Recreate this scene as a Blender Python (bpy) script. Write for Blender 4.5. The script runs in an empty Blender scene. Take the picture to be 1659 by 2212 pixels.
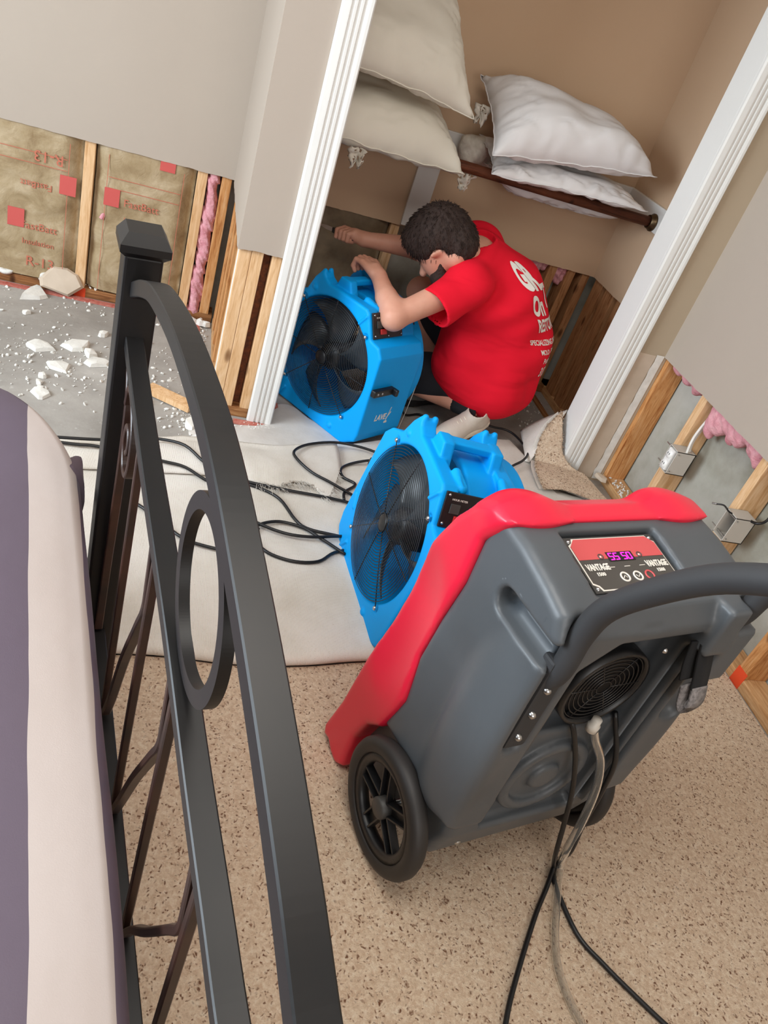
import bpy, bmesh, math, random
import numpy as np
from mathutils import Vector, Matrix, noise
from mathutils.bvhtree import BVHTree
R = math.radians
random.seed(7); RNG = np.random.default_rng(7)
SC = bpy.context.scene
COL = SC.collection
# ------------------------------------------------------------------ camera
F_PX, ROLL, PITCH, YAW, CAMH = 1674.9, R(20.463), R(33.388), R(21.551), 1.42
fw = Vector((math.sin(YAW)*math.cos(PITCH), math.cos(YAW)*math.cos(PITCH), -math.sin(PITCH)))
rt = Vector((math.cos(YAW), -math.sin(YAW), 0)); up = rt.cross(fw)
rt2 = rt*math.cos(ROLL)+up*math.sin(ROLL); up2 = -rt*math.sin(ROLL)+up*math.cos(ROLL)
cd = bpy.data.cameras.new('camera'); cam = bpy.data.objects.new('camera', cd); COL.objects.link(cam)
cam.matrix_world = Matrix(((rt2.x, up2.x, -fw.x, 0), (rt2.y, up2.y, -fw.y, 0), (rt2.z, up2.z, -fw.z, CAMH), (0, 0, 0, 1)))
cd.sensor_fit = 'VERTICAL'; cd.sensor_height = 24.0; cd.lens = F_PX*24.0/2212.0; cd.clip_start = 0.02
SC.camera = cam
# ------------------------------------------------------------------ world, lights, exposure
W = bpy.data.worlds.new('world'); SC.world = W; W.use_nodes = True
W.node_tree.nodes['Background'].inputs[0].default_value = (0.80, 0.90, 1.0, 1)
W.node_tree.nodes['Background'].inputs[1].default_value = 1.0
def area(name, loc, target, sx, sy, power, col):
    l = bpy.data.lights.new(name, 'AREA'); l.shape = 'RECTANGLE'; l.size = sx; l.size_y = sy; l.energy = power; l.color = col
    o = bpy.data.objects.new(name, l); COL.objects.link(o); o.location = loc
    o.rotation_euler = (Vector(target)-Vector(loc)).to_track_quat('-Z', 'Y').to_euler(); return o
area('window_daylight', (-2.52, 0.9, 1.50), (0.6, 1.7, 0.55), 1.9, 1.25, 124, (0.80, 0.91, 1.0))
area('rear_fill_light', (0.6, -2.02, 1.55), (0.6, 2.4, 0.7), 1.5, 1.1, 20, (1.0, 0.95, 0.90))  # added warm fill from behind the camera, no known window there
area('ceiling_fill_light', (0.15, 0.55, 2.40), (0.15, 0.55, 0), 0.9, 0.9, 19, (1.0, 0.95, 0.88))  # added overhead fill to brighten the floor, not a known lamp
SC.view_settings.view_transform = 'Standard'; SC.view_settings.look = 'None'
SC.view_settings.exposure = 0.22; SC.view_settings.gamma = 1.0; SC.view_settings.use_curve_mapping = False
# ------------------------------------------------------------------ materials
def srgb(r, g, b):
    f = lambda c: (c/255/12.92) if c/255 <= 0.04045 else ((c/255+0.055)/1.055)**2.4
    return (f(r), f(g), f(b), 1)
def mat(name, col, rough=0.6, metal=0.0, spec=0.5, **kw):
    m = bpy.data.materials.new(name); m.use_nodes = True; nt = m.node_tree; b = nt.nodes['Principled BSDF']
    b.inputs['Base Color'].default_value = col; b.inputs['Roughness'].default_value = rough
    b.inputs['Metallic'].default_value = metal; b.inputs['Specular IOR Level'].default_value = spec
    for k, v in kw.items(): b.inputs[k].default_value = v
    return m
def N(m, t, **kw):
    n = m.node_tree.nodes.new(t)
    for k, v in kw.items(): setattr(n, k, v)
    return n
def L(m, a, b): m.node_tree.links.new(a, b)
def coords(m, scale=(1, 1, 1), kind='Object', rnd=False):
    tc = N(m, 'ShaderNodeTexCoord'); mp = N(m, 'ShaderNodeMapping'); mp.inputs['Scale'].default_value = scale
    L(m, tc.outputs[kind], mp.inputs['Vector'])
    if rnd:
        oi = N(m, 'ShaderNodeObjectInfo'); mu = N(m, 'ShaderNodeMath', operation='MULTIPLY'); mu.inputs[1].default_value = 37.0
        cb = N(m, 'ShaderNodeCombineXYZ'); L(m, oi.outputs['Random'], mu.inputs[0])
        for i in range(3): L(m, mu.outputs[0], cb.inputs[i])
        L(m, cb.outputs[0], mp.inputs['Location'])
    return mp.outputs[0]
def noise_n(m, vec, scale, detail=4, rough=0.5, dist=0.0):
    n = N(m, 'ShaderNodeTexNoise'); n.inputs['Scale'].default_value = scale; n.inputs['Detail'].default_value = detail
    n.inputs['Roughness'].default_value = rough; n.inputs['Distortion'].default_value = dist; L(m, vec, n.inputs['Vector']); return n.outputs[0]
def ramp(m, fac, stops, interp='LINEAR'):
    r = N(m, 'ShaderNodeValToRGB'); cr = r.color_ramp; cr.interpolation = interp
    while len(cr.elements) < len(stops): cr.elements.new(0.5)
    for e, (p, c) in zip(cr.elements, stops): e.position = p; e.color = c
    L(m, fac, r.inputs[0]); return r.outputs[0]
def mixc(m, fac, a, b, mode='MIX'):
    x = N(m, 'ShaderNodeMix', data_type='RGBA', blend_type=mode)
    for s, v in ((x.inputs['Factor'], fac), (x.inputs['A'] if False else x.inputs[6], a), (x.inputs[7], b)):
        if isinstance(v, (int, float, tuple)): s.default_value = v
        else: L(m, v, s)
    return x.outputs[2]
def setcol(m, s): L(m, s, m.node_tree.nodes['Principled BSDF'].inputs['Base Color'])
def bump(m, h, strength=0.3, dist=0.005, prev=None):
    b = N(m, 'ShaderNodeBump'); b.inputs['Strength'].default_value = strength; b.inputs['Distance'].default_value = dist
    L(m, h, b.inputs['Height'])
    if prev: L(m, prev, b.inputs['Normal'])
    L(m, b.outputs[0], m.node_tree.nodes['Principled BSDF'].inputs['Normal']); return b.outputs[0]
def var(name, c1, c2, scale=3, rough=0.6, bs=0, bst=0.2, bd=0.002, rnd=False, vec=(1, 1, 1), **kw):
    m = mat(name, c1, rough, **kw); v = coords(m, vec, rnd=rnd)
    setcol(m, ramp(m, noise_n(m, v, scale, 5, 0.6), [(0.3, c1), (0.7, c2)]))
    if bs: bump(m, noise_n(m, v, bs, 3, 0.6), bst, bd)
    return m
def wood(name, c1, c2, c3, axis=2):
    m = mat(name, c1, 0.65, spec=0.25); s = [9, 9, 9]; s[axis] = 0.9
    v = coords(m, tuple(s), rnd=True)
    w = noise_n(m, v, 6.0, 5, 0.6, 1.4)
    g = noise_n(m, v, 30.0, 3, 0.6, 0.5)
    base = ramp(m, w, [(0.30, c2), (0.5, c1), (0.75, c3)])
    base = mixc(m, ramp(m, g, [(0.45, (0, 0, 0, 1)), (0.75, (0.4, 0.4, 0.4, 1))]), base, c2)
    v2 = coords(m, (5, 5, 2.2), rnd=True); vo = N(m, 'ShaderNodeTexVoronoi'); vo.inputs['Scale'].default_value = 2.3; L(m, v2, vo.inputs['Vector'])
    kn = ramp(m, vo.outputs['Distance'], [(0.0, (1, 1, 1, 1)), (0.09, (0.7, 0.7, 0.7, 1)), (0.16, (0, 0, 0, 1))])
    base = mixc(m, kn, base, (c2[0]*0.35, c2[1]*0.28, c2[2]*0.25, 1))
    setcol(m, base); bump(m, g, 0.15, 0.001); return m
PAINT = var('paint_beige', srgb(178, 165, 152), srgb(174, 161, 148), 1.2, 0.75, 260, 0.10, 0.0006, spec=0.25)
PAINTC = var('paint_closet_shade_tint', srgb(206, 176, 146), srgb(200, 170, 140), 1.2, 0.75, 260, 0.10, 0.0006, spec=0.25)  # wall paint for the closet, with the brown of its shade put in
CEILM = mat('ceiling_white', srgb(235, 232, 226), 0.9)
GYPS = var('gypsum', srgb(236, 233, 226), srgb(214, 210, 202), 25, 0.9, 120, 0.5, 0.002)
PAPER = var('drywall_paper', srgb(206, 188, 168), srgb(190, 172, 152), 8, 0.85, 60, 0.3, 0.001)
TRIM = mat('trim_white', srgb(224, 222, 217), 0.4)
WOOD = wood('pine_light', srgb(222, 182, 138), srgb(196, 148, 98), srgb(232, 198, 158))
WOODH = wood('pine_light_horizontal', srgb(206, 160, 112), srgb(168, 118, 72), srgb(222, 182, 138), 1)
WOODX = wood('pine_stained_horizontal', srgb(150, 100, 60), srgb(96, 58, 32), srgb(186, 138, 92), 0)
WOODO = wood('pine_orange', srgb(206, 148, 92), srgb(158, 92, 44), srgb(222, 176, 128))
WOODD = wood('pine_dark', srgb(178, 128, 86), srgb(128, 80, 46), srgb(192, 146, 104))
GAPDARK = var('gap_shade_brown', srgb(60, 34, 22), srgb(120, 62, 26), 60, 0.8)  # stud gap colour, the dark of its shade put in
SPRAY = mat('orange_marking_paint', srgb(240, 82, 40), 0.6)
REDTACK = var('tack_strip_red', srgb(172, 74, 62), srgb(196, 128, 112), 60, 0.8, 150, 0.4, 0.002)
KRAFT = mat('kraft_facing', srgb(176, 154, 118), 0.5, spec=0.35)
_v = coords(KRAFT, (1, 1, 1), rnd=True); setcol(KRAFT, ramp(KRAFT, noise_n(KRAFT, _v, 9, 6, 0.65, 0.5), [(0.3, srgb(132, 108, 76)), (0.5, srgb(164, 143, 110)), (0.72, srgb(190, 171, 142))]))
bump(KRAFT, noise_n(KRAFT, _v, 22, 5, 0.6, 1.0), 0.6, 0.006)
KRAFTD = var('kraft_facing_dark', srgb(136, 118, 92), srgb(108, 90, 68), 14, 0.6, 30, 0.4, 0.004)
PINK = var('pink_fibreglass', srgb(226, 170, 176), srgb(205, 132, 142), 30, 0.95, 70, 0.8, 0.006)
INKR = mat('red_ink', srgb(196, 84, 78), 0.7)
INKF = mat('faded_red_ink', srgb(190, 108, 84), 0.7)
CONC = mat('slab_concrete', srgb(150, 142, 134), 0.85, spec=0.2)
_v = coords(CONC); _a = ramp(CONC, noise_n(CONC, _v, 2.6, 8, 0.65, 0.3), [(0.3, srgb(142, 136, 129)), (0.55, srgb(166, 160, 153)), (0.75, srgb(190, 185, 178))])
_b = ramp(CONC, noise_n(CONC, _v, 34, 6, 0.7), [(0.60, (0, 0, 0, 1)), (0.74, (1, 1, 1, 1))]); setcol(CONC, mixc(CONC, _b, _a, srgb(196, 192, 186)))
bump(CONC, noise_n(CONC, _v, 60, 6, 0.7), 0.3, 0.003)
CONCW = mat('foundation_concrete', srgb(172, 170, 158), 0.85, spec=0.2)
_v = coords(CONCW); setcol(CONCW, ramp(CONCW, noise_n(CONCW, _v, 3.2, 7, 0.6), [(0.3, srgb(138, 134, 118)), (0.55, srgb(176, 174, 164)), (0.75, srgb(190, 188, 180))]))
bump(CONCW, noise_n(CONCW, _v, 45, 5, 0.6), 0.25, 0.003)
PATCH = var('white_patch_compound', srgb(220, 214, 208), srgb(196, 188, 180), 6, 0.85, 20, 0.4, 0.004)
def carpet_mat():
    m = mat('speckled_carpet', srgb(196, 172, 146), 0.95, spec=0.1); v = coords(m)
    nz = N(m, 'ShaderNodeTexNoise'); nz.inputs['Scale'].default_value = 60; nz.inputs['Detail'].default_value = 2; L(m, v, nz.inputs['Vector'])
    mx = N(m, 'ShaderNodeMix', data_type='RGBA', blend_type='LINEAR_LIGHT'); mx.inputs[0].default_value = 0.012; L(m, v, mx.inputs[6]); L(m, nz.outputs['Color'], mx.inputs[7])
    base = ramp(m, noise_n(m, v, 120, 4, 0.7), [(0.25, srgb(204, 176, 150)), (0.5, srgb(229, 204, 177)), (0.75, srgb(244, 228, 206))])
    vo = N(m, 'ShaderNodeTexVoronoi'); vo.inputs['Scale'].default_value = 190; L(m, mx.outputs[2], vo.inputs['Vector'])
    pick = N(m, 'ShaderNodeSeparateColor'); L(m, vo.outputs['Color'], pick.inputs[0])
    dark = ramp(m, pick.outputs[0], [(0.0, (1, 1, 1, 1)), (0.15, (0.9, 0.9, 0.9, 1)), (0.22, (0, 0, 0, 1))])
    mid = ramp(m, pick.outputs[1], [(0.0, (0.55, 0.55, 0.55, 1)), (0.25, (0.4, 0.4, 0.4, 1)), (0.32, (0, 0, 0, 1))])
    spot = ramp(m, vo.outputs['Distance'], [(0.20, (1, 1, 1, 1)), (0.68, (0, 0, 0, 1))])
    base = mixc(m, mid, base, srgb(206, 172, 144))
    setcol(m, mixc(m, mixc(m, 1.0, dark, spot, 'MULTIPLY'), base, srgb(116, 76, 54)))
    n1 = bump(m, noise_n(m, v, 170, 5, 0.75), 0.9, 0.0065)
    return m
CARPET = carpet_mat()
BACK = mat('carpet_backing', srgb(226, 218, 205), 0.9, spec=0.1)
_v = coords(BACK); _w = N(BACK, 'ShaderNodeTexWave'); _w.inputs['Scale'].default_value = 230; _w.inputs['Distortion'].default_value = 1.2; _w.inputs['Detail'].default_value = 2; L(BACK, coords(BACK, (0.5, 1.0, 1)), _w.inputs['Vector'])
_c = ramp(BACK, noise_n(BACK, _v, 4, 6, 0.6), [(0.3, srgb(204, 195, 182)), (0.6, srgb(224, 217, 208))])
_sp = ramp(BACK, noise_n(BACK, coords(BACK, (140, 420, 1)), 1, 2, 0.6), [(0.62, (0, 0, 0, 1)), (0.72, (0.5, 0.5, 0.5, 1))])
setcol(BACK, mixc(BACK, _sp, _c, srgb(168, 152, 130))); bump(BACK, _w.outputs[0], 0.35, 0.002)
BLUE = mat('blue_moulded_plastic', (0.0, 0.335, 0.84, 1), 0.5, spec=0.18)
bump(BLUE, noise_n(BLUE, coords(BLUE), 380, 2), 0.10, 0.0006)
BLACK = mat('black_plastic', srgb(22, 22, 24), 0.4)
BLADE = mat('fan_blade_grey', srgb(58, 66, 72), 0.35)
WIRE = mat('dark_wire', srgb(62, 62, 64), 0.35, 0.6)
STEEL = mat('steel_screw', srgb(190, 190, 190), 0.3, 1.0)
GREY = mat('grey_moulded_plastic', srgb(92, 98, 102), 0.42, spec=0.45)
setcol(GREY, ramp(GREY, noise_n(GREY, coords(GREY), 4, 4), [(0.3, srgb(76, 80, 84)), (0.7, srgb(84, 88, 92))])); bump(GREY, noise_n(GREY, coords(GREY), 300, 2), 0.08, 0.0006)
GREYD = mat('dark_grey_plastic', srgb(62, 60, 58), 0.5)
REDP = mat('red_moulded_plastic', srgb(228, 32, 62), 0.33, spec=0.5)
bump(REDP, noise_n(REDP, coords(REDP), 300, 2), 0.06, 0.0006)
RUBBER = mat('black_rubber', srgb(40, 37, 36), 0.55)
FOAM = mat('handle_foam', srgb(48, 48, 50), 0.7)
CORD = mat('cord_black', srgb(20, 20, 22), 0.4)
CLEAR = mat('clear_vinyl', srgb(225, 222, 215), 0.12, **{'Transmission Weight': 0.9, 'IOR': 1.12})
LEDM = mat('magenta_led', srgb(255, 40, 190), 0.5, **{'Emission Color': srgb(255, 30, 190), 'Emission Strength': 1.6})
LABELK = mat('label_dark', srgb(74, 70, 66), 0.4); LABELR = mat('label_red', srgb(206, 84, 86), 0.4); WHITEINK = mat('white_ink', srgb(228, 222, 212), 0.6)
METAL = var('black_iron', srgb(20, 20, 21), srgb(26, 23, 22), 14, 0.42, spec=0.35)
METALB = var('bronzed_iron', srgb(28, 21, 20), srgb(66, 40, 30), 9, 0.4)
SKIN = var('skin', srgb(214, 158, 134), srgb(202, 142, 118), 12, 0.55, 200, 0.1, 0.0008, **{'Subsurface Weight': 0.08, 'Subsurface Radius': (0.02, 0.008, 0.004)})
HAIR = var('dark_hair', srgb(48, 37, 33), srgb(62, 49, 44), 60, 0.75, 160, 0.6, 0.004, spec=0.2)
SHIRT = mat('red_cotton', srgb(222, 22, 44), 0.85, spec=0.15)
_v = coords(SHIRT); _n1 = bump(SHIRT, noise_n(SHIRT, coords(SHIRT, (1.0, 1.6, 3.0)), 3.6, 2, 0.45, 0.6), 0.55, 0.035); bump(SHIRT, noise_n(SHIRT, _v, 500, 2), 0.2, 0.0008, _n1)
SHORT = mat('black_shorts', srgb(24, 24, 30), 0.9); SOCK = mat('black_sock', srgb(26, 26, 30), 0.95)
SHOE = var('cream_sneaker', srgb(212, 202, 190), srgb(196, 184, 170), 20, 0.7); SOLE = mat('cream_sole', srgb(232, 222, 204), 0.6); SHOEG = mat('grey_sneaker', srgb(128, 122, 116), 0.8); SOLED = mat('dark_sole', srgb(36, 36, 38), 0.6)
PILLOW = mat('white_pillow', srgb(224, 220, 218), 0.85, spec=0.15)
bump(PILLOW, noise_n(PILLOW, coords(PILLOW, rnd=True), 500, 2), 0.1, 0.0008)
PILLOWC = mat('cream_pillow', srgb(228, 222, 208), 0.85, spec=0.15)
TISSUE = var('white_tissue', srgb(226, 220, 208), srgb(198, 190, 176), 40, 0.9, 80, 0.8, 0.004)
ROD = wood('walnut_rod', srgb(98, 54, 34), srgb(56, 28, 18), srgb(120, 68, 44), 0)
PVC = mat('grey_white_box', srgb(196, 190, 180), 0.5)
# ------------------------------------------------------------------ object helpers
def tag(o, label=None, cat=None, group=None, kind=None):
    for k, v in (('label', label), ('category', cat), ('group', group), ('kind', kind)):
        if v: o[k] = v
    return o
def obj(name, me, m=None, parent=None, smooth=True):
    if m: 
        if not me.materials: me.materials.append(m)
    if smooth:
        for p in me.polygons: p.use_smooth = True
    o = bpy.data.objects.new(name, me); COL.objects.link(o)
    if parent: o.parent = parent
    return o
def pyd(name, vs, fs, m=None, parent=None, smooth=True):
    me = bpy.data.meshes.new(name); me.from_pydata([tuple(map(float, v)) for v in vs], [], [tuple(map(int, f)) for f in fs]); me.update()
    return obj(name, me, m, parent, smooth)
def empty(name, loc=(0, 0, 0), rz=0, label=None, cat=None, group=None):
    o = bpy.data.objects.new(name, None); COL.objects.link(o); o.location = loc; o.rotation_euler = (0, 0, rz); o.empty_display_size = 0.05
    return tag(o, label, cat, group)
def settle(root):
    for ch in root.children: ch.location -= root.location
    return root
def bm_obj(name, bm, m, parent=None, smooth=False):
    me = bpy.data.meshes.new(name); bmesh.ops.recalc_face_normals(bm, faces=bm.faces); bm.to_mesh(me); bm.free(); return obj(name, me, m, parent, smooth)
def add_box(bm, lo, hi, bev=0.0, M=None):
    c = [(a+b)/2 for a, b in zip(lo, hi)]; s = [abs(b-a) for a, b in zip(lo, hi)]
    r = bmesh.ops.create_cube(bm, size=1, matrix=Matrix.Translation(c) @ Matrix.Diagonal((*s, 1)))
    vs = r['verts']
    if bev: 
        es = list({e for v in vs for e in v.link_edges}); q = bmesh.ops.bevel(bm, geom=es, offset=bev, segments=2, affect='EDGES', profile=0.6)
        vs = list({v for f in q['faces'] for v in f.verts} | {v for v in vs if v.is_valid})
    if M is not None: bmesh.ops.transform(bm, matrix=M, verts=vs)
    return vs
def box(name, lo, hi, m, parent=None, bev=0.0, M=None):
    bm = bmesh.new(); add_box(bm, lo, hi, bev, M); return bm_obj(name, bm, m, parent, False)
def catmull(P, n=6, closed=False):
    P = [Vector(p) for p in P]; out = []; k = len(P)
    for i in range(k if closed else k-1):
        g = (lambda j: P[j % k]) if closed else (lambda j: P[min(max(j, 0), k-1)])
        a, b, c, d = g(i-1), g(i), g(i+1), g(i+2)
        for j in range(n):
            t = j/n; out.append(0.5*((2*b)+(c-a)*t+(2*a-5*b+4*c-d)*t*t+(3*b-a-3*c+d)*t**3))
    if not closed: out.append(P[-1])
    return out
def sweep(P, prof, closed=False, upv=None, radii=None, caps=True):
    """prof: list of 2D offsets; returns verts, faces"""
    P = [Vector(p) for p in P]; n = len(P); k = len(prof); vs = []; fs = []
    T = [((P[(i+1) % n] if closed or i < n-1 else P[i])-(P[i-1] if closed or i > 0 else P[i])).normalized() for i in range(n)]
    nn = None
    for i in range(n):
        if upv is not None: s = T[i].cross(Vector(upv)); s = s.normalized() if s.length > 1e-6 else Vector((1, 0, 0)); u = s.cross(T[i]).normalized()
        else:
            if nn is None:
                nn = Vector((0, 0, 1)) if abs(T[i].z) < 0.9 else Vector((1, 0, 0))
            u = (nn-T[i]*nn.dot(T[i])).normalized(); nn = u; s = T[i].cross(u)
        r = radii[i] if radii else 1.0
        for a, b in prof: vs.append(P[i]+s*(a*r)+u*(b*r))
    for i in range(n if closed else n-1):
        j = (i+1) % n
        for q in range(k): fs.append((i*k+q, i*k+(q+1) % k, j*k+(q+1) % k, j*k+q))
    if caps and not closed: fs.append(tuple(range(k))[::-1]); fs.append(tuple((n-1)*k+q for q in range(k)))
    return vs, fs
def circ(r, n=10): return [(r*math.cos(2*math.pi*i/n), r*math.sin(2*math.pi*i/n)) for i in range(n)]
def rect(w, h): return [(-w/2, -h/2), (w/2, -h/2), (w/2, h/2), (-w/2, h/2)]
def tube(name, P, r, m, parent=None, n=8, smooth_n=6, closed=False, radii=None):
    Q = catmull(P, smooth_n, closed) if smooth_n > 1 else P
    vs, fs = sweep(Q, circ(r, n), closed); return pyd(name, vs, fs, m, parent)
class MB:
    def __init__(s): s.v = []; s.f = []
    def add(s, vf):
        o = len(s.v); s.v += list(vf[0]); s.f += [tuple(i+o for i in f) for f in vf[1]]; return s
    def build(s, name, m, parent=None, smooth=True): return pyd(name, s.v, s.f, m, parent, smooth)
def prism(name, poly, axis, a, b, m, parent=None, bev=0.0, smooth=False):
    """poly 2D in the two other axes (cyclic order), extruded on axis from a to b"""
    bm = bmesh.new(); lo = []; hi = []
    for p, q in poly:
        c = {0: (a, p, q), 1: (p, a, q), 2: (p, q, a)}[axis]; d = {0: (b, p, q), 1: (p, b, q), 2: (p, q, b)}[axis]
        lo.append(bm.verts.new(c)); hi.append(bm.verts.new(d))
    bm.faces.new(lo); bm.faces.new(hi[::-1]); n = len(poly)
    for i in range(n): bm.faces.new((lo[i], hi[i], hi[(i+1) % n], lo[(i+1) % n]))
    if bev: bmesh.ops.bevel(bm, geom=list(bm.edges), offset=bev, segments=2, affect='EDGES', profile=0.6)
    return bm_obj(name, bm, m, parent, smooth)
def lathe(prof, n=32, M=None, closed=False):
    """prof (r, z) -> verts faces around z"""
    vs = []; fs = []; k = len(prof)
    for i in range(n):
        a = 2*math.pi*i/n
        for r, z in prof: vs.append(Vector((r*math.cos(a), r*math.sin(a), z)))
    for i in range(n):
        j = (i+1) % n
        for q in range(k if closed else k-1): fs.append((i*k+q, j*k+q, j*k+(q+1) % k, i*k+(q+1) % k))
    if M is not None: vs = [M @ v for v in vs]
    return vs, fs
def text(s, size, M, m, name='lettering', parent=None, extrude=0.0004, shear=0.0, align='LEFT', bold=0.0, xs=1.0, res=2):
    c = bpy.data.curves.new(name, 'FONT'); c.body = s; c.size = size; c.extrude = extrude; c.shear = shear; c.align_x = align; c.offset = bold; c.resolution_u = res
    t = bpy.data.objects.new(name, c); COL.objects.link(t); dg = bpy.context.evaluated_depsgraph_get()
    me = bpy.data.meshes.new_from_object(t.evaluated_get(dg)); COL.objects.unlink(t); bpy.data.objects.remove(t)
    me.transform(M @ Matrix.Diagonal((xs, 1, 1, 1))); me.materials.clear(); return obj(name, me, m, parent, False)
# ------------------------------------------------------------------ signed distance modelling
def smin(a, b, k):
    if k <= 0: return np.minimum(a, b)
    h = np.clip(0.5+0.5*(b-a)/k, 0, 1); return b+(a-b)*h-k*h*(1-h)
class Field:
    def __init__(s, lo, hi, h):
        s.h = h; s.lo = np.array(lo, float); s.n = [int(math.ceil((b-a)/h))+1 for a, b in zip(lo, hi)]
        s.ax = [s.lo[i]+h*np.arange(s.n[i]) for i in range(3)]; s.f = np.full(s.n, 0.5, np.float32)
    def _sl(s, lo, hi, mg):
        out = []
        for i in range(3):
            a = max(0, int((lo[i]-mg-s.lo[i])/s.h)); b = min(s.n[i], int((hi[i]+mg-s.lo[i])/s.h)+2)
            if b <= a: return None
            out.append(slice(a, b))
        return tuple(out)
    def grid(s, sl): return np.meshgrid(*[s.ax[i][sl[i]].astype(np.float32) for i in range(3)], indexing='ij', sparse=True)
    def add(s, pr, k=0.0):
        fn, lo, hi = pr; sl = s._sl(lo, hi, k+3*s.h)
        if sl: s.f[sl] = smin(s.f[sl], fn(*s.grid(sl)), k)
        return s
    def sub(s, pr, k=0.0):
        fn, lo, hi = pr; sl = s._sl(lo, hi, k+3*s.h)
        if sl: s.f[sl] = -smin(-s.f[sl], fn(*s.grid(sl)), k)
        return s
    def mesh(s, name, m, parent=None, disp=None):
        f = s.f
        if disp is not None: f = f+disp(*s.grid((slice(None),)*3))
        f = f.copy(); f[0], f[-1], f[:, 0], f[:, -1], f[:, :, 0], f[:, :, -1] = .5, .5, .5, .5, .5, .5
        nx, ny, nz = f.shape; ins = f < 0
        S = np.zeros((nx-1, ny-1, nz-1, 3), np.float32); C = np.zeros((nx-1, ny-1, nz-1), np.float32)
        for ax in range(3):
            for a in (0, 1):
                for b in (0, 1):
                    o = [0, 0, 0]; oth = [i for i in range(3) if i != ax]; o[oth[0]] = a; o[oth[1]] = b
                    def cut(arr, e): 
                        return arr[tuple(slice(o[i]+(e if i == ax else 0), arr.shape[i]-1+o[i]+(e if i == ax else 0)) for i in range(3))]
                    A = cut(f, 0); B = cut(f, 1); x = cut(ins, 0) != cut(ins, 1)
                    t = np.where(x, A/np.where(x, A-B, 1), 0); C += x
                    for i in range(3): S[..., i] += x*(t if i == ax else o[i])
        act = C > 0; idx = -np.ones(C.shape, np.int64); ii = np.argwhere(act); idx[act] = np.arange(len(ii))
        V = (ii+S[act]/C[act][:, None])*s.h+s.lo
        fs = []
        for ax in range(3):
            A = ins[tuple(slice(0, -1) if i == ax else slice(None) for i in range(3))]; B = ins[tuple(slice(1, None) if i == ax else slice(None) for i in range(3))]
            u, w = [(1, 2), (2, 0), (0, 1)][ax]
            for flip, msk in ((False, A & ~B), (True, ~A & B)):
                q = np.argwhere(msk); q = q[(q[:, u] > 0) & (q[:, w] > 0) & (q[:, u] < idx.shape[u]) & (q[:, w] < idx.shape[w])]
                if len(q) == 0: continue
                def g(du, dw):
                    r = q.copy(); r[:, u] -= du; r[:, w] -= dw; return idx[r[:, 0], r[:, 1], r[:, 2]]
                Q = np.stack([g(1, 1), g(0, 1), g(0, 0), g(1, 0)], 1)
                fs.append(Q[:, ::-1] if flip else Q)
        Fq = np.concatenate(fs); Fq = Fq[(Fq >= 0).all(1)]
        me = bpy.data.meshes.new(name); me.vertices.add(len(V)); me.vertices.foreach_set('co', V.astype(np.float32).ravel())
        me.loops.add(Fq.size); me.loops.foreach_set('vertex_index', Fq.astype(np.int32).ravel())
        me.polygons.add(len(Fq)); me.polygons.foreach_set('loop_start', np.arange(0, Fq.size, 4, dtype=np.int32)); me.update(calc_edges=True); me.validate()
        return obj(name, me, m, parent, True)
def rc(a, b, r1, r2):
    a = np.array(a, float); b = np.array(b, float); d = b-a; dd = max(d@d, 1e-12)
    def fn(X, Y, Z):
        t = np.clip(((X-a[0])*d[0]+(Y-a[1])*d[1]+(Z-a[2])*d[2])/dd, 0, 1)
        return np.sqrt((X-a[0]-t*d[0])**2+(Y-a[1]-t*d[1])**2+(Z-a[2]-t*d[2])**2)-(r1+(r2-r1)*t)
    m = max(r1, r2); return fn, np.minimum(a, b)-m, np.maximum(a, b)+m
def ell(c, r, Rm=None):
    c = np.array(c, float); r = np.array(r, float); Q = np.eye(3) if Rm is None else np.array(Rm)
    def fn(X, Y, Z):
        x, y, z = X-c[0], Y-c[1], Z-c[2]
        p = [Q[0][i]*x+Q[1][i]*y+Q[2][i]*z for i in range(3)]
        k0 = np.sqrt(sum((p[i]/r[i])**2 for i in range(3))); k1 = np.sqrt(sum((p[i]/r[i]**2)**2 for i in range(3)))+1e-9
        return k0*(k0-1)/k1
    m = r.max(); return fn, c-m, c+m
def bx(lo, hi, rr=0.0):
    c = [(a+b)/2 for a, b in zip(lo, hi)]; s = [abs(b-a)/2-rr for a, b in zip(lo, hi)]
    def fn(X, Y, Z):
        q = [np.abs(X-c[0])-s[0], np.abs(Y-c[1])-s[1], np.abs(Z-c[2])-s[2]]
        return np.sqrt(sum(np.maximum(t, 0)**2 for t in q))+np.minimum(np.maximum(np.maximum(q[0], q[1]), q[2]), 0)-rr
    return fn, np.array(lo), np.array(hi)
def cyl(c, r, axis, a, b, rr=0.0):
    def fn(X, Y, Z):
        P = [X, Y, Z]; o = [i for i in range(3) if i != axis]
        d = np.sqrt((P[o[0]]-c[0])**2+(P[o[1]]-c[1])**2)-r+rr; q = np.abs(P[axis]-(a+b)/2)-(b-a)/2+rr
        return np.minimum(np.maximum(d, q), 0)+np.sqrt(np.maximum(d, 0)**2+np.maximum(q, 0)**2)-rr
    lo = [0]*3; hi = [0]*3; o = [i for i in range(3) if i != axis]
    for i, v in zip(o, c): lo[i] = v-r; hi[i] = v+r
    lo[axis] = a; hi[axis] = b; return fn, np.array(lo), np.array(hi)
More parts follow.
